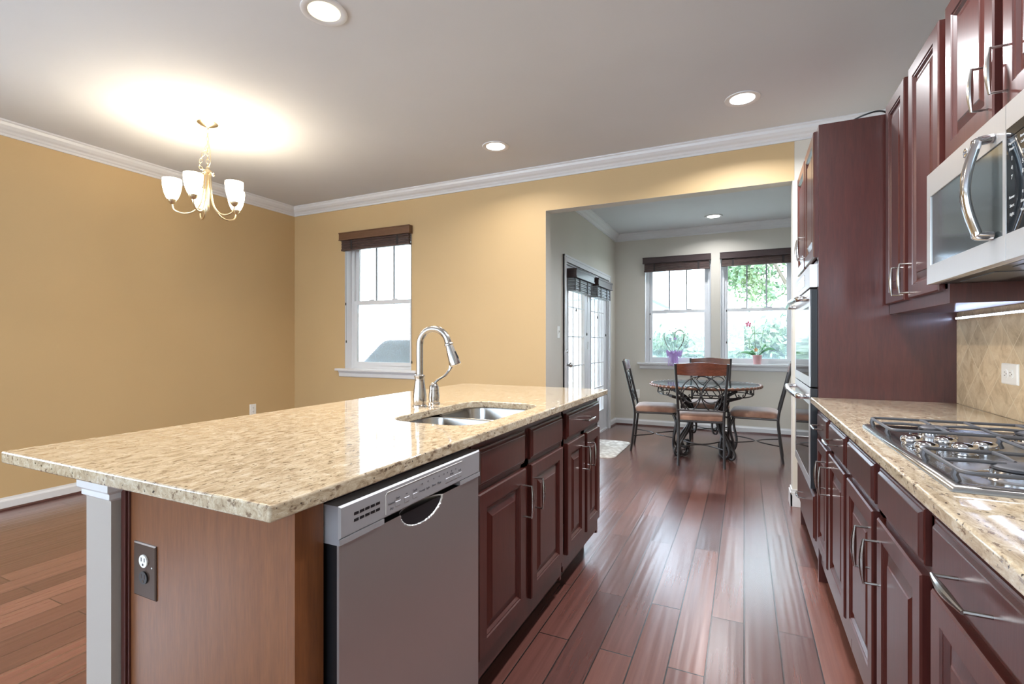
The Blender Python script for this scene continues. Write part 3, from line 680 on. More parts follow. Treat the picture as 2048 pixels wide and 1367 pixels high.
# ------------------------------------------------------------------ island
XI = -.762; PI_X0, PI_X1 = -1.325, XI
def ibase(label, y0, y1, doors, drawers, hand):
    r = thing('base_cabinet', label, 'cabinet', ((PI_X0+PI_X1)/2, (y0+y1)/2, 0))
    b = MB(); t = .018; zc = ZC-.001; top = zc if hand else .70
    b.box(PI_X0, XI, y0, y0+t, .15, top); b.box(PI_X0, XI, y1-t, y1, .10, top if not hand else zc); b.box(PI_X0, XI-.02, y0+t, y1-t, .10, .12); b.box(PI_X0, PI_X0+.015, y0+t, y1-t, .12, top)
    b.box(XI-.02, XI, y0+t, y1-t, .12, .20); b.box(XI-.02, XI, y0, y1, ZR1-.01, zc-.001); b.box(XI-.02, XI, y0+t, y1-t, ZD1-.005, ZR0+.005)
    (a, c), (e, f) = sorted(doors); b.box(XI-.02, XI, c-.01, e+.01, .2, ZR1-.01); b.box(XI-.02, XI, y0, y0+.03, .70, ZR1); b.box(XI-.02, XI, y1-.03, y1, .70, ZR1)
    b.build('carcass', M['cherry'], r, smooth=False)
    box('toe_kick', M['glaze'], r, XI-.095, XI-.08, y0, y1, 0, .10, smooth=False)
    for i, (a, c) in enumerate(doors): door_part(r, XI, 1, a, c, ZD0, ZD1, c-.028 if i == 0 else a+.028, .60)
    for a, c, h in drawers: drawer_part(r, XI, 1, a, c, ZR0, ZR1+.005, h, 'drawer' if h else 'false_drawer_front')
ibase('cherry island base cabinet under the sink with two false drawer fronts', 1.318, 2.145, [(1.335, 1.70), (1.755, 2.12)], [(1.335, 1.70, 0), (1.755, 2.12, 0)], False)
ibase('cherry island base cabinet at the far end with one wide handled drawer', 2.15, 2.765, [(2.185, 2.455), (2.495, 2.745)], [(2.185, 2.745, 1)], True)
# end panel
r = thing('end_panel', 'cherry veneer panel closing the near end of the island', 'panel', (-1.04, .67, 0))
b = MB(); b.box(PI_X0+.02, XI, .665, .685, 0, ZC-.001); b.build('veneer_sheet', M['panelwood'], r, smooth=False)
b = MB(); b.box(XI-.022, XI+.001, .660, .730, .0, ZC-.001); b.build('edge_stile', M['panelwood'], r, bevel=.001, smooth=False)
b = MB(); b.box(PI_X0-.003, PI_X0+.014, .655, .685, 0, ZC-.001); b.box(PI_X0+.014, PI_X0+.020, .660, .685, 0, ZC-.001); b.build('scribe_moulding', M['cherry'], r, bevel=.002, smooth=False)
# knee wall
r = sempty('wall_island', (-1.385, 1.7, 0))
box('knee_wall', M['knee'], r, -1.440, -1.333, .638, 2.76, 0, ZC-.001, smooth=False)
P = [(0, .884), (.020, .884), (.020, .868), (.014, .862), (.014, .845), (.007, .838), (.007, .826), (0, .820)]
xa, xb, ya, yb = -1.440, -1.333, .638, 2.76
rs = []
for o, z in P: rs.append([Vector((xa-o, ya-o, z-.0015)), Vector((xb+min(o, .02), ya-o, z-.0015)), Vector((xb+min(o, .02), ya+.022, z-.0015)), Vector((xa+.01, ya+.022, z-.0015)), Vector((xa+.01, yb, z-.0015)), Vector((xa-o, yb, z-.0015))])
MB().rings(rs).build('cap_moulding', M['white'], r, smooth=False)
# outlet on the panel
r = thing('island_outlet', 'brown metal plate with one white and one black socket on the island end', 'outlet', (-1.24, .665, .655))
P = PY(-1.245, .665, .665)
MB().nest(P, -.043, .043, -.062, .062, [(0, 0), (0, .002), (.003, .004)]).build('cover_plate', M['brownplate'], r, smooth=False)
for s_, m_, m2 in ((1, M['plate'], M['black']), (-1, M['black'], M['brownplate'])):
    zc = s_*.019+.004
    o = MB().rings([[P(.0155*math.cos(t), zc+.0145*math.sin(t), d) for t in [2*PI*k/20 for k in range(20)]] for d in (.004, .007)]).build('socket', m_, r, smooth=False)
    b = MB()
    for a in (-.006, .006): b.nest(P, a-.0014, a+.0014, zc-.001, zc+.008, [(0, .0069), (0, .0073)])
    b.nest(P, -.0025, .0025, zc-.010, zc-.005, [(0, .0069), (0, .0073)]); b.build('slots', m2, o, smooth=False)
MB().rings([[P(.03+.002*math.cos(t), .012+.002*math.sin(t), d) for t in [2*PI*k/8 for k in range(8)]] for d in (.004, .005)]).build('screw', M['plate'], r, smooth=False)

# worktop with the sink cutout
def rrect(x0, x1, y0, y1, r_, n=8):
    out = []
    for cx, cy, a0 in ((x1-r_, y1-r_, 0), (x0+r_, y1-r_, 90), (x0+r_, y0+r_, 180), (x1-r_, y0+r_, 270)):
        out += [(cx+r_*math.cos(math.radians(a0+90*k/n)), cy+r_*math.sin(math.radians(a0+90*k/n))) for k in range(n+1)]
    return out
IX0, IX1, IY0, IY1 = -1.695, -.718, .572, 2.83
SX0, SX1, SY0, SY1 = -1.155, -.800, 1.385, 2.02
outer = [(IX0, IY0), (IX1, IY0), (IX1, IY1), (IX0, IY1)]; inner = rrect(SX0, SX1, SY0, SY1, .10)
mb = MB(); bmm = mb.b; z0, z1 = .885, .915
def fill(z):
    vo = [bmm.verts.new((x, y, z)) for x, y in outer]; vi = [bmm.verts.new((x, y, z)) for x, y in inner]
    es = [bmm.edges.new((l[i], l[(i+1) % len(l)])) for l in (vo, vi) for i in range(len(l))]
    bmesh.ops.triangle_fill(bmm, edges=es, use_beauty=True); return vo, vi
to, ti = fill(z1); bo, bi = fill(z0)
for a, c in ((to, bo), (ti, bi)):
    for i in range(len(a)): bmm.faces.new((a[i], a[(i+1) % len(a)], c[(i+1) % len(a)], c[i]))
tag(mb.build('island_worktop', M['granite'], None, bevel=.005, seg=3), 'large beige granite island worktop with the sink cut into it', 'worktop')
# sink
r = thing('double_sink', 'stainless double bowl sink mounted under the island worktop', 'sink', (-.98, 1.70, .70))
for ya, yb in ((SY0-.012, 1.690), (1.708, SY1+.012)):
    def rr(i, z, y0=ya, y1=yb): return [Vector((x, y, z)) for x, y in rrect(SX0-.012+i, SX1+.012-i, y0+i, y1-i, max(.075-i, .03), 6)]
    bw = MB().rings([rr(-.006, .8835), rr(0, .8825), rr(.002, .875), rr(.008, .74), rr(.022, .715), rr(.045, .708), rr(.11, .705)], cap0=False).build('bowl', M['sinksteel'], r, ang=60)
    sol = bw.modifiers.new('s', 'SOLIDIFY'); sol.thickness = .0015; sol.offset = 1
    yc = (ya+yb)/2; MB().lathe([(.055, .7055), (.05, .709), (.044, .7055), (.02, .7058), (.002, .7058)], (-.98, yc, 0), 24).build('drain', M['chrome'], bw)
# faucet
r = thing('kitchen_faucet', 'brushed nickel gooseneck pull-down faucet behind the sink', 'faucet', (-1.255, 1.735, .915))
fx, fy, fz = -1.255, 1.735, .915
MB().lathe([(.030, .0003), (.030, .005), (.026, .008), (.0265, .012), (.029, .022), (.029, .045), (.025, .075), (.021, .105), (.0205, .122), (.023, .128), (.023, .133), (.018, .136)], (fx, fy, fz), 28).build('body', M['nickel'], r)
R_ = .068; pts = [(fx, fy, fz+.13), (fx, fy, fz+.20), (fx, fy, fz+.262)]
dv = Vector((.995, .10, 0)).normalized()
for k in range(1, 13):
    a = PI-PI*k/12*.93; pts.append((fx+dv.x*(R_+R_*math.cos(a)), fy+dv.y*(R_+R_*math.cos(a)), fz+.262+R_*math.sin(a)))
e = Vector(pts[-1]); tdir = (Vector(pts[-1])-Vector(pts[-2])).normalized()
pts += [e+tdir*.01]
MB().tube(pts, .0145, 16).build('spout', M['nickel'], r)
e2 = e+tdir*.01
hd = MB().lathe([(.016, -.004), (.0185, 0), (.0185, .006), (.0155, .009), (.017, .02), (.021, .055), (.024, .085), (.024, .093), (.019, .095)], e2, 24, tdir).build('spray_head', M['nickel'], r)
pp = e2+tdir*.035+Vector((.0165, 0, .0)); MB().tube([pp, pp+tdir*.03+Vector((.004, 0, 0))], [.006, .007], 10, flat=.8).build('spray_button', M['black'], hd)
r = thing('faucet_handle', 'single lever nickel mixer handle beside the tall faucet', 'faucet handle', (-1.243, 1.82, .915))
hx, hy = -1.243, 1.825
MB().lathe([(.027, .0003), (.027, .006), (.023, .010), (.025, .03), (.023, .05), (.0215, .055), (.022, .062), (.021, .078), (.013, .092), (.006, .096)], (hx, hy, fz), 24).build('base', M['nickel'], r)
pts = smoothpts([(hx, hy, fz+.088), (hx+.014, hy+.01, fz+.106), (hx+.038, hy+.03, fz+.125), (hx+.052, hy+.045, fz+.150), (hx+.060, hy+.05, fz+.172)], 4)
MB().tube(pts, [.0062]*(len(pts)-5)+[.007, .008, .0095, .010, .005], 10).build('lever', M['nickel'], r)

# dishwasher
DX = -.727; W0, W1 = .737, 1.302
r = thing('dishwasher', 'stainless dishwasher with grey control panel in the kitchen island', 'dishwasher', (-1.0, 1.02, 0))
box('tub', M['black'], r, PI_X0, XI-.005, W0+.008, W1+.008, .10, .868, smooth=False)
box('toe_panel', M['black'], r, XI-.06, XI-.045, W0+.01, W1, .0, .10, smooth=False)
box('door_frame', M['black'], r, XI-.004, DX-.004, W0+.004, W1-.004, .115, .782, smooth=False)
# steel front with scooped pocket under the panel
mb = MB(); ys = []; n = 72
def dep(y, z):
    u = (y-1.02)/.088; v = (z-.787)/.047; q = u*u+v*v
    return -.028*math.sqrt(max(0, 1-q)) if q < 1 else 0
Y_ = [W0, .80, .86, .90]+[.92+.2*k/48 for k in range(49)]+[1.14, 1.18, 1.24, W1]
Z_ = [.115, .3, .5, .65, .71]+[.735+.05*k/26 for k in range(27)]
g = [[mb.b.verts.new((DX+dep(y, z)+.0, y, z)) for y in Y_] for z in Z_]
for i in range(len(Z_)-1):
    for j in range(len(Y_)-1): mb.b.faces.new((g[i][j], g[i][j+1], g[i+1][j+1], g[i+1][j]))
# returns round the sheet
def edge(l, dx):
    q = [mb.b.verts.new((v.co.x*0+dx, v.co.y, v.co.z)) for v in l]
    for i in range(len(l)-1): mb.b.faces.new((l[i], l[i+1], q[i+1], q[i]))
edge([row[0] for row in g], DX-.006); edge([row[-1] for row in g], DX-.006); edge(g[0], DX-.006)
dr = mb.build('door', M['steel'], r, ang=50)
P = facade(XI-.004, 1)
cpn = MB(); q0, q1 = .862, .787; dd = DX+.004-(XI-.004)
# control panel: fascia with a notch along the underside over the pocket
cpn.nest(P, W0-.003, W1+.003, .797, .864, [(0, 0), (0, dd-.004), (.004, dd)])
cpn.box(XI-.004, DX+.004, W0-.003, .868, .786, .7975); cpn.box(XI-.004, DX+.004, 1.19, W1+.003, .786, .7975)
cp = cpn.build('control_panel', M['greyplastic'], r, smooth=False)
Pf = facade(DX+.004, 1)
b = MB()
for row in (0, 1):
    for k in range(5):
        y = .774+.0165*k; z = .838-.0135*row; b.nest(Pf, y, y+.013, z-.0028, z+.0028, [(0, .0002), (0, .0006)])
b.build('vent_slots', M['black'], cp, smooth=False)
b = MB(); b.tube([Pf(.872, .805, .0005), Pf(.872, .848, .0005), Pf(.877, .853, .0005), Pf(1.20, .853, .0005)], .0009, 6); b.build('panel_outline', M['plate'], cp)
b = MB()
for y in (.915, .948, .980, 1.125, 1.146, 1.167, 1.188): MB().nest(Pf, y-.0095, y+.0095, .812, .824, [(0, .0002), (.001, .0012)]).build('button', M['greyplastic'], cp, smooth=False)
b.b.free()
DW = lambda y, z: Matrix.Translation((DX+.0046, y, z)) @ Matrix.Rotation(PI/2, 4, 'Z') @ Matrix.Rotation(PI/2, 4, 'X')
T = []
for y, z, s_ in ((.893, .825, 'Heated'), (.893, .813, 'Dry'), (.915, .831, 'Start'), (.948, .831, '•••'), (.980, .831, 'Cycle'), (1.010, .822, 'Normal'), (1.035, .822, 'Light'), (1.060, .822, 'Rinse'), (1.085, .822, 'Clean'), (1.146, .831, 'Delay'), (1.188, .831, 'Lock')):
    T.append((s_, .0075, DW(y, z)))
for y in (1.010, 1.035, 1.060, 1.085, 1.108, 1.125, 1.146, 1.167): T.append(('•', .014, DW(y, .838)))
text('panel_print', T, M['greyprint'], cp, .0002)

# ------------------------------------------------------------------ ceiling lights
LL = [(-1.78, 1.71, 'lens_warm', 'round recessed ceiling light nearest the camera, glowing warm', (1, .84, .62), 40), (-1.78, 3.47, 'lens_cool', 'round recessed ceiling light above the dining side, near the back wall', (1, .95, .90), 10),
      (-.01, 3.46, 'lens_cool', 'round recessed ceiling light above the kitchen aisle by the tall cabinet', (.95, .97, 1), 28), (-.34, 6.55, 'lens_cool', 'round recessed ceiling light in the breakfast room above the table', (.95, .97, 1), 12)]
proto = None
for x, y, lm, lb, col, pw in LL:
    r = thing('recessed_light', lb, 'ceiling light', (x, y, H), group='round recessed ceiling lights')
    MB().lathe([(.072, -.0005), (.105, -.0005), (.104, -.006), (.098, -.008), (.078, -.005), (.072, -.003)], (x, y, H), 40, cap0=False, cap1=False).build('trim_ring', M['white'], r)
    MB().lathe([(.074, -.001), (.073, -.004), (.001, -.005)], (x, y, H), 32).build('lens', M[lm], r)
    area('lamp', (x, y, H-.02), (0, 0, 0), .14, .14, pw, col, 'DISK', spread=math.radians(150))
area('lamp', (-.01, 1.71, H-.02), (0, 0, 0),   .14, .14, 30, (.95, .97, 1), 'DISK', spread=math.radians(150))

# ------------------------------------------------------------------ chandelier
cx, cy = -3.44, 2.235
r = thing('chandelier', 'five arm chandelier with lit frosted glass shades hanging by a chain', 'chandelier', (cx, cy, H))
MB().lathe([(.066, -.0005), (.066, -.004), (.05, -.016), (.02, -.026), (.008, -.032), (.005, -.045)], (cx, cy, H), 32).build('canopy', M['brass'], r)
def chain(path, nm):
    pts = [Vector(p) for p in path]; b = MB(); L = .034; prev = 0; k = 0
    tot = 0; segs = []
    for a, c in zip(pts, pts[1:]): segs.append((a, c, tot)); tot += (c-a).length
    n = int(tot/(L*.72))
    for i in range(n):
        s0 = (i+.5)*tot/n
        for a, c, t0 in segs:
            if s0 <= t0+(c-a).length+1e-6: break
        t = (c-a).normalized(); p = a+t*(s0-t0); u = t.orthogonal().normalized(); v = t.cross(u)
        if i % 2: u = v
        b.tube([p+t*math.sin(2*PI*q/10)*L*.5+u*math.cos(2*PI*q/10)*.0095 for q in range(10)], .0018, 5, loop=True)
    return b.build(nm, M['brass'], r)
chain([(cx, cy, H-.045), (cx-.002, cy, H-.16), (cx, cy, 2.43)], 'chain')
chain(smoothpts([(cx-.002, cy, H-.16), (cx-.045, cy-.01, 2.51), (cx-.062, cy-.015, 2.44), (cx-.03, cy, 2.405)], 5), 'chain')
MB().tube(smoothpts([(cx+.002, cy, H-.05), (cx+.012, cy, 2.6), (cx+.028, cy, 2.53), (cx+.03, cy, 2.46), (cx+.004, cy, 2.42)], 6), .0025, 6).build('wire', M['brass'], r)
MB().lathe([(.004, 2.435), (.012, 2.425), (.012, 2.41), (.024, 2.405), (.028, 2.395), (.026, 2.385), (.016, 2.38), (.014, 2.28), (.010, 2.16), (.012, 2.13), (.004, 2.115)], (cx, cy, 0), 20).build('stem', M['brass'], r)
for k in range(5):
    a = math.radians(304+72*k); d = Vector((math.cos(a), math.sin(a), 0)); c = Vector((cx, cy, 0)); rA = .21
    pr = [(.020, 2.405), (.022, 2.33), (.026, 2.25), (.045, 2.16), (.085, 2.105), (.135, 2.085), (.178, 2.092), (.202, 2.11), (rA, 2.142)]
    arm = MB().tube(smoothpts([c+d*q+Vector((0, 0, z)) for q, z in pr], 4), .0055, 8).build('arm', M['brass'], r)
    MB().tube(smoothpts([c+d*q+Vector((0, 0, z)) for q, z in ((.020, 2.40), (.030, 2.385), (.043, 2.378), (.048, 2.385))], 3), .004, 6).build('hook', M['brass'], arm)
    e = c+d*rA-Vector((0, 0, .033))
    MB().lathe([(.004, 2.172), (.016, 2.180), (.026, 2.196), (.028, 2.204), (.022, 2.206)], e, 20).build('cup', M['brass'], arm)
    sh = MB().lathe([(.024, 2.203), (.034, 2.215), (.046, 2.245), (.055, 2.285), (.0585, 2.325), (.0575, 2.345), (.0560, 2.345), (.0570, 2.325), (.0535, 2.285), (.0445, 2.246), (.032, 2.217), (.010, 2.208)], e, 32, cap0=True).build('glass_shade', M['shade'], r)
    point('bulb_light', e+Vector((0, 0, 2.33)), 3.6, (1, .84, .62), .03)

# ------------------------------------------------------------------ dining set
def make_chair():
    r = thing('dining_chair', '', 'chair', group='scrolled metal dining chairs round the glass table')
    IR = M['iron']
    def by(z): return -.205-(z-.43)*.20
    for s_ in (-1, 1):
        pts = smoothpts([(s_*.205, -.245, 0), (s_*.203, -.215, .25), (s_*.203, -.205, .45), (s_*.215, by(.7), .7), (s_*.232, by(.98)-.01, .985)], 5)
        MB().tube(pts, [.0125]*len(pts), 8).build('back_leg', IR, r, local=True)
        pts = smoothpts([(s_*.200, .195, .42), (s_*.222, .225, .34), (s_*.218, .22, .26), (s_*.198, .195, .14), (s_*.198, .205, .05), (s_*.215, .232, .0)], 5)
        MB().tube(pts, [.013]*(len(pts)-3)+[.015, .016, .014], 8).build('front_leg', IR, r, local=True)
    # top rail: arched wooden board, bowed backwards
    rs = []
    n = 16
    for i in range(n+1):
        t = -1+2*i/n; x = t*.222; zt = .985+.014*math.cos(PI*t)*.5+.006; zb = .872+.006*t*t; yo = -.020*(1-t*t)
        y = by(.93)+yo; ti = (zt-zb)*.17
        rs.append([Vector((x, y+.010+ti*.5, zb)), Vector((x, y-.010+ti*.5, zb)), Vector((x, y-.010-ti*.5, zt)), Vector((x, y+.010-ti*.5, zt))])
    MB().rings(rs).build('top_rail', M['redwood'], r, local=True, bevel=.003)
    b = MB(); rd = .0062
    def path(pp, q=rd): b.tube([(x, by(z)-.004, z) for x, z in pp], q, 6)
    path(arc(0, .685, .183, 0, 180, 24))
    for s_ in (-1, 1):
        path([(s_*.183+0*k, .685-.01*k) for k in range(3)])
        path(arc(s_*.085, .690, .080, 0, 360, 22))
        path([(s_*x, z) for x, z in [(0, .66), (.012, .74), (.045, .80), (.082, .845)]])
        path([(s_*q.x, q.z) for q in smoothpts([(0, 0, .70), (.010, 0, .64), (.040, 0, .58), (.085, 0, .532), (.130, 0, .560), (.155, 0, .590), (.145, 0, .622), (.118, 0, .625), (.108, 0, .605)], 4)])
        path([(s_*x, z) for x, z in [(.183, .665), (.170, .60), (.14, .545)]])
    b.lathe([(.013, -.008), (.013, .008)], (0, by(.685)-.004, .682), 12, (0, 1, 0))
    b.build('scrollwork', IR, r, local=True)
    b = MB(); b.tube([(-.210, by(.535), .535), (0, by(.535)-.008, .535), (.210, by(.535), .535)], .008, 8); b.build('lower_rail', IR, r, local=True)
    b = MB(); b.tube([(x*.205, y, .425) for x, y in ((-1, -.20), (-1, .19), (-.9, .21), (.9, .21), (1, .19), (1, -.20))], .010, 8, loop=True); b.build('seat_frame', IR, r, local=True)
    rs = []
    for i, z in ((.03, .432), (.004, .438), (0, .456), (.004, .478), (.020, .492), (.05, .500), (.11, .504)):
        rs.append([Vector((x, y, z)) for x, y in rrect(-.222+i, .222-i, -.205+i, .235-i, max(.06-i*.3, .02), 5)])
    MB().rings(rs).build('seat_cushion', M['suede'], r, local=True, ang=60)
    b = MB(); z = .17
    for s_ in (-1, 1):
        b.tube([(x, s_*(.012+.20*(abs(x)/.202)**1.7), z) for x in [-.202+.404*k/14 for k in range(15)]], .006, 6)
    b.build('stretcher', IR, r, local=True)
    return r
ch = make_chair()
TC = (-.385, 5.62)
def pose(o, x, y, deg, lb): o.location = (x, y, 0); o.rotation_euler = (0, 0, math.radians(deg)); o['label'] = lb
pose(ch, -.395, 5.235, 6, 'dining chair in front of the round table, its back to the camera')
c2 = copy_tree(ch); pose(c2, -.90, 5.66, -88+4, 'dining chair at the left of the round table, side on, nearest the french doors')
c3 = copy_tree(ch); pose(c3, .11, 5.68, 87, 'dining chair at the right of the round table, partly hidden by the wall end')
c4 = copy_tree(ch); pose(c4, -.37, 6.22, 181, 'dining chair behind the round table, facing the camera under the windows')
# table
r = thing('dining_table', 'round glass topped table on scrolled iron legs in the breakfast room', 'table', (TC[0], TC[1], 0))
X, Y = TC
MB().lathe([(.001, .742), (.528, .742), (.532, .746), (.528, .752), (.001, .752)], (X, Y, 0), 64).build('glass_top', M['tableglass'], r)
MB().lathe([(.001, .726), (.525, .726), (.532, .734), (.525, .7405), (.001, .7405)], (X, Y, 0), 64).build('stone_top', mat('grey_brown_stone_top', (.30, .28, .28), .2), r)
b = MB(); n = 300
b.tube([(X+.546*math.cos(2*PI*k/n), Y+.546*math.sin(2*PI*k/n), .736) for k in range(n)], [.0135+.004*math.sin(k*PI/2.5) for k in range(n)], 8, loop=True); b.build('rope_rim', M['rope'], r)
b = MB()
for rr_, z in ((.485, .718), (.465, .640)): b.tube([(X+rr_*math.cos(2*PI*k/64), Y+rr_*math.sin(2*PI*k/64), z) for k in range(64)], .006, 6, loop=True)
for k in range(22):
    a = 2*PI*k/22; s_ = 1 if k % 2 else -1
    pp = arc(-.028, .698, .014, 250, -20, 8)+arc(.024, .664, .014, 130, -200, 10)[0:]
    sc = smoothpts([(-.030, 0, .690), (-.042, 0, .700), (-.036, 0, .713), (-.020, 0, .712), (-.008, 0, .694), (.006, 0, .664), (.020, 0, .648), (.036, 0, .650), (.042, 0, .663), (.031, 0, .671)], 3)
    b.tube([(X+.474*math.cos(a+s_*q.x/.474), Y+.474*math.sin(a+s_*q.x/.474), q.z) for q in sc], .0055, 5)
b.build('scroll_apron', M['iron'], r)
for k in range(4):
    a = math.radians(45+90*k+4); d = Vector((math.cos(a), math.sin(a), 0)); tt = Vector((-d.y, d.x, 0)); c = Vector((X, Y, 0))
    def rp(pp, rad, mb, off=0): mb.tube(smoothpts([c+d*q+tt*off+Vector((0, 0, z)) for q, z in pp], 4), rad, 8)
    mb = MB()
    main = [(.46, .640), (.38, .615), (.27, .575), (.19, .50), (.175, .40), (.215, .29), (.29, .20), (.345, .11), (.335, .045), (.285, .016), (.235, .040), (.232, .085), (.265, .10)]
    for off in (-.014, .014): rp(main, .0135, mb, off)
    rp([(.33, .60), (.30, .53), (.255, .47), (.285, .43), (.33, .44), (.335, .475), (.31, .485)], .010, mb)
    rp([(.18, .45), (.13, .38), (.11, .30), (.13, .24), (.17, .24), (.175, .27)], .009, mb)
    rp([(.335, .12), (.385, .10), (.405, .05), (.375, .015), (.335, .020)], .011, mb)
    mb.build('leg', M['iron'], r)
b = MB(); b.tube([(X+.185*math.cos(2*PI*k/32), Y+.185*math.sin(2*PI*k/32), .42) for k in range(32)], .007, 6, loop=True); b.tube([(X+.46*math.cos(a), Y+.46*math.sin(a), .725) for a in (.8, .8+PI)], .008, 6); b.tube([(X+.46*math.cos(a), Y+.46*math.sin(a), .725) for a in (2.37, 2.37+PI)], .008, 6)
b.build('support_ring', M['iron'], r)

# mat
rs = [[Vector((x, y, z)) for x, y in rrect(-1.66+i, -1.20-i, 4.96+i, 5.87-i, .10, 8)] for i, z in ((0, .0005), (0, .006), (.006, .010), (.03, .009), (.034, .011))]
tag(MB().rings(rs).build('door_mat', M['rug'], None), 'cream patterned mat with rounded corners before the french doors', 'mat')

# ------------------------------------------------------------------ orchids on the sill
sz = WZ0+.0025
r = thing('potted_orchid', 'orchid trained on heart shaped wire in a pot wrapped in lilac tulle', 'potted plant', (-.875, BB-.005, sz))
ox, oy = -.875, BB-.005
MB().lathe([(.032, 0), (.036, .004), (.045, .11), (.049, .115), (.049, .12), (.044, .12), (.040, .10), (.001, .10)], (ox, oy, sz), 20).build('pot', M['purplepot'], r)
mb = MB(); rn = random.Random(3)
for ring_ in range(3):
    rs = []
    for j, (rr_, z) in enumerate(((.050, .02), (.052, .10), (.054, .125), (.085, .165-.02*ring_), (.10-.01*ring_, .14-.03*ring_))):
        rs.append([Vector((ox+(rr_+.018*(j > 2)*math.sin(7*t+ring_*2)+rn.uniform(-.006, .006)*(j > 1))*math.cos(t), oy+(rr_*.55+.012*(j > 2)*math.sin(7*t+ring_))*math.sin(t), sz+z+.016*(j > 2)*math.sin(9*t+ring_))) for t in [2*PI*k/36 for k in range(36)]])
    mb.rings(rs, cap0=False, cap1=False)
for k in range(5):   # loose ends hanging over the sill
    x = ox-.05+.022*k; mb.rings([[Vector((x+.03*q*(k-2)*.3-.012, oy-.06-.004*math.sin(q*3+k), sz+.12-.16*q)), Vector((x+.03*q*(k-2)*.3+.012, oy-.062-.006*math.sin(q*4+k), sz+.12-.16*q))] for q in [i/6 for i in range(7)]], closed=False, cap0=False, cap1=False)
mb.build('tulle_wrap', M['tulle'], r)
mb = MB()
for s_ in (-1, 1):
    hp = [(0, .12), (s_*.05, .17), (s_*.115, .28), (s_*.135, .38), (s_*.105, .445), (s_*.055, .450), (s_*.012, .405), (0, .33)]
    for o in (0, .008): mb.tube(smoothpts([(ox+x, oy-.02, sz+z) for x, z in hp], 5) if o == 0 else smoothpts([(ox+x*.94, oy-.014, sz+z*.985) for x, z in hp], 5), .0028, 5)
    mb.tube(smoothpts([(ox+s_*.02, oy, sz+.12), (ox+s_*.03, oy, sz+.25), (ox+s_*.075, oy, sz+.35), (ox+s_*.10, oy, sz+.33), (ox+s_*.09, oy, sz+.29)], 4), .0018, 5)
mb.build('heart_wire', M['wire'], r)
mb = MB(); mb.tube(smoothpts([(ox, oy, sz+.10), (ox+.005, oy, sz+.22), (ox+.012, oy-.005, sz+.32)], 4), .003, 6)
for a, L in ((.3, .13), (2.8, .12), (-.6, .10), (3.6, .09)):
    dx = math.cos(a); dy = math.sin(a)*.4
    mb.rings([[Vector((ox+dx*L*t-dy*w_, oy+dy*L*t+dx*w_*.4-.01, sz+.11+.05*math.sin(t*2.6))) for w_ in (-.016*math.sin(PI*min(t+.08, 1)), 0, .016*math.sin(PI*min(t+.08, 1)))] for t in [i/8 for i in range(9)]], closed=False, cap0=False, cap1=False)
mb.build('leaves', M['leaf'], r)
def flower(mb, c, s_):
    c = Vector(c)
    for k in range(5):
        a = 2*PI*k/5+.3; u = Vector((math.cos(a), 0, math.sin(a))); v = Vector((-math.sin(a), 0, math.cos(a)))
        mb.rings([[c, c, c], [c+u*s_*.5-v*s_*.32+Vector((0, -s_*.1, 0)), c+u*s_*.55+Vector((0, -s_*.2, 0)), c+u*s_*.5+v*s_*.32+Vector((0, -s_*.1, 0))], [c+u*s_*.95-v*s_*.2, c+u*s_*1.05, c+u*s_*.95+v*s_*.2]], closed=False, cap0=False, cap1=False)
mb = MB(); flower(mb, (ox+.015, oy-.03, sz+.335), .022); flower(mb, (ox-.05, oy-.03, sz+.33), .014); mb.build('flowers', M['purplepot'], r)

r = thing('potted_orchid', 'pink flowered orchid with broad leaves in a small pink pot', 'potted plant', (.155, BB-.005, sz))
ox = .155
MB().lathe([(.040, 0), (.044, .004), (.055, .105), (.059, .11), (.059, .120), (.052, .120), (.050, .10), (.001, .10)], (ox, oy, sz), 24).build('pot', M['pinkpot'], r)
mb = MB()
for a, L, up in ((.1, .22, .10), (3.0, .20, .05), (.5, .15, .14), (2.3, .12, .12), (-.7, .10, .10), (3.9, .12, .06)):
    dx = math.cos(a); dy = math.sin(a)*.25
    mb.rings([[Vector((ox+dx*L*t+dx*.01, oy+dy*L*t-.008+q, sz+.11+up*math.sin(t*2.5)-abs(q)*.3+q*.8)) for q in (-.022*math.sin(PI*min(t*.9+.1, 1)), 0, .022*math.sin(PI*min(t*.9+.1, 1)))] for t in [i/10 for i in range(11)]], closed=False, cap0=False, cap1=False)
mb.build('leaves', M['leaf'], r)
mb = MB()
mb.tube(smoothpts([(ox-.01, oy, sz+.10), (ox-.085, oy, sz+.20), (ox-.09, oy, sz+.32), (ox-.05, oy, sz+.40), (ox-.075, oy, sz+.48), (ox-.105, oy, sz+.52)], 5), .003, 6)
mb.tube([(ox-.02, oy, sz+.11), (ox-.035, oy, sz+.50)], .0028, 6); mb.tube([(ox+.02, oy, sz+.11), (ox+.075, oy, sz+.47)], .0028, 6); mb.tube([(ox-.04, oy, sz+.40), (ox+.07, oy, sz+.395)], .002, 5)
mb.tube(smoothpts([(ox+.01, oy, sz+.10), (ox+.08, oy, sz+.22), (ox+.09, oy, sz+.30)], 4), .0022, 5)
mb.build('stems', M['stem'], r)
mb = MB(); flower(mb, (ox-.105, oy-.004, sz+.52), .038); mb.build('flower', M['petal'], r)
mb = MB(); flower(mb, (ox-.015, oy-.03, sz+.185), .028); mb.build('lower_flower', M['petalorange'], r)

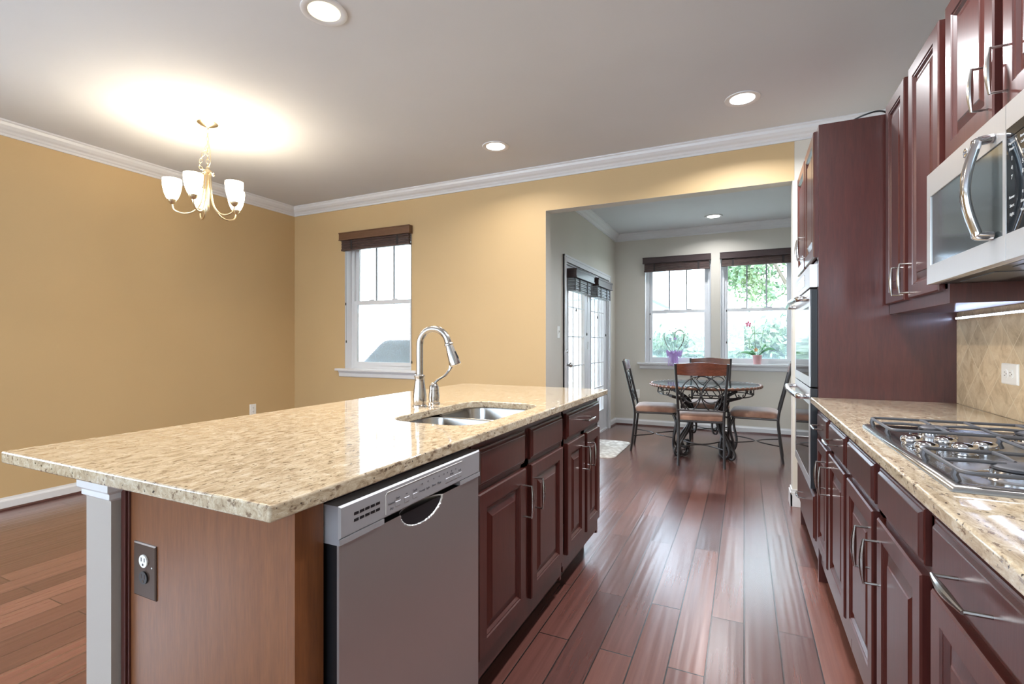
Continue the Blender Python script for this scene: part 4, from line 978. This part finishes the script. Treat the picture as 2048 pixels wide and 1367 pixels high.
# ------------------------------------------------------------------ outside
struct_mesh('trim_lawn', MB().box(-40, 30, WBT+.5, 60, -.9, -.8), M['grass'])
b = MB()
for k in range(24): b.box(-6.6, BL-.16, WBT+.14*k+.02, WBT+.14*k+.155, -.16, -.12)
for x in (-6.5, -4.2, -2.0):
    for y in (4.5, 7.3): b.box(x-.05, x+.05, y-.05, y+.05, -.8, -.16)
tag(b.build('wooden_deck', M['deck'], None, smooth=False), 'weathered wooden deck outside the dining room window', 'deck')
r = thing('covered_grill', 'barbecue grill under a dark fitted cover outside the dining window', 'grill', (-3.72, 5.2, -.12))
rs = []
for z, x0, x1, y0, y1 in ((-.118, -4.50, -2.95, 4.82, 5.58), (.60, -4.50, -2.95, 4.83, 5.57), (.86, -4.49, -2.96, 4.85, 5.55), (.93, -4.44, -3.0, 4.87, 5.53), (1.15, -4.22, -3.23, 4.92, 5.48), (1.20, -4.17, -3.28, 4.95, 5.45), (1.215, -4.12, -3.33, 5.0, 5.40)):
    rs.append([Vector((x, y, z)) for x, y in rrect(x0, x1, y0, y1, .08, 5)])
MB().rings(rs).build('fitted_cover', M['cover'], r, ang=50)
def tree(x, y, z0, h, rad, n, lb, seed, cat='tree', name='leafy_tree', sz_=(.06, .13), shape=(1, 1, .8), cz=None):
    r = thing(name, lb, cat, (x, y, z0)); rn = random.Random(seed)
    cz = z0+h*.72 if cz is None else cz
    b = MB(); b.tube(smoothpts([(x, y, z0), (x+.08, y, z0+h*.3), (x-.05, y, cz)], 4), [.14*h/6*(1-.05*k) for k in range(9)], 8)
    for k in range(7):
        a = rn.uniform(0, 2*PI); q = rn.uniform(.5, .9)*rad; b.tube(smoothpts([(x, y, z0+h*.35+.05*k), (x+math.cos(a)*q*.5, y+math.sin(a)*q*.5, cz-.2*rad), (x+math.cos(a)*q, y+math.sin(a)*q, cz+rn.uniform(-.3, .5)*rad*shape[2])], 3), [.05*h/6*(1-.11*j) for j in range(7)], 6)
    b.build('trunk', M['bark'], r)
    mb = MB(); cl = []
    for k in range(26):
        v = Vector((rn.gauss(0, 1), rn.gauss(0, 1), rn.gauss(0, 1))).normalized()*rn.uniform(.35, .95)
        cl.append(Vector((x+v.x*rad*shape[0], y+v.y*rad*shape[1], cz+v.z*rad*shape[2])))
    for k in range(n):
        c = rn.choice(cl); p = c+Vector((rn.gauss(0, .15), rn.gauss(0, .15), rn.gauss(0, .11)))*rad
        u = Vector((rn.gauss(0, 1), rn.gauss(0, 1), rn.gauss(0, 1))).normalized(); v = u.orthogonal().normalized(); s_ = rn.uniform(*sz_)
        f = [mb.b.verts.new(q) for q in (p-u*s_, p+v*s_*.45, p+u*s_, p-v*s_*.45)]; mb.b.faces.new(f)
    mb.build('foliage', M['leaves'], r, smooth=False)
tree(1.6, 15.5, -.8, 6.4, 2.3, 9000, 'leafy tree seen through the right breakfast room window', 11)
tree(-1.2, 17.5, -.8, 3.0, 1.7, 9000, 'low bushy shrub beyond the lawn outside the left window', 12, 'shrub', 'garden_shrub', shape=(1.6, 1, .8), cz=.5)
tree(.9, 13.5, -.8, 2.6, 1.5, 9000, 'grey green shrub filling the lower part of the right window', 13, 'shrub', 'garden_shrub', shape=(1.3, 1, .85), cz=.45)
r = thing('neighbouring_house', 'pale sided neighbouring house with grey gable roof beyond the lawn', 'house', (-9, 27, -.8))
box('walls', M['siding'], r, -14, -4.4, 24, 32, -.8, 3.4, smooth=False)
b = MB(); b.rings([[Vector((x, 23.6, 3.3)), Vector((x, 32.4, 3.3)), Vector((x, 28, 6.2))] for x in (-14.3, -4.1)]); b.build('gable_roof', M['roof'], r, smooth=False)
for x in (-12, -9, -6): 
    wf = box('window', M['white'], r, x-.6, x+.6, 23.94, 24.0, .4, 2.0, smooth=False); box('pane', M['blackgloss'], wf, x-.5, x+.5, 23.92, 23.939, .5, 1.9, smooth=False)
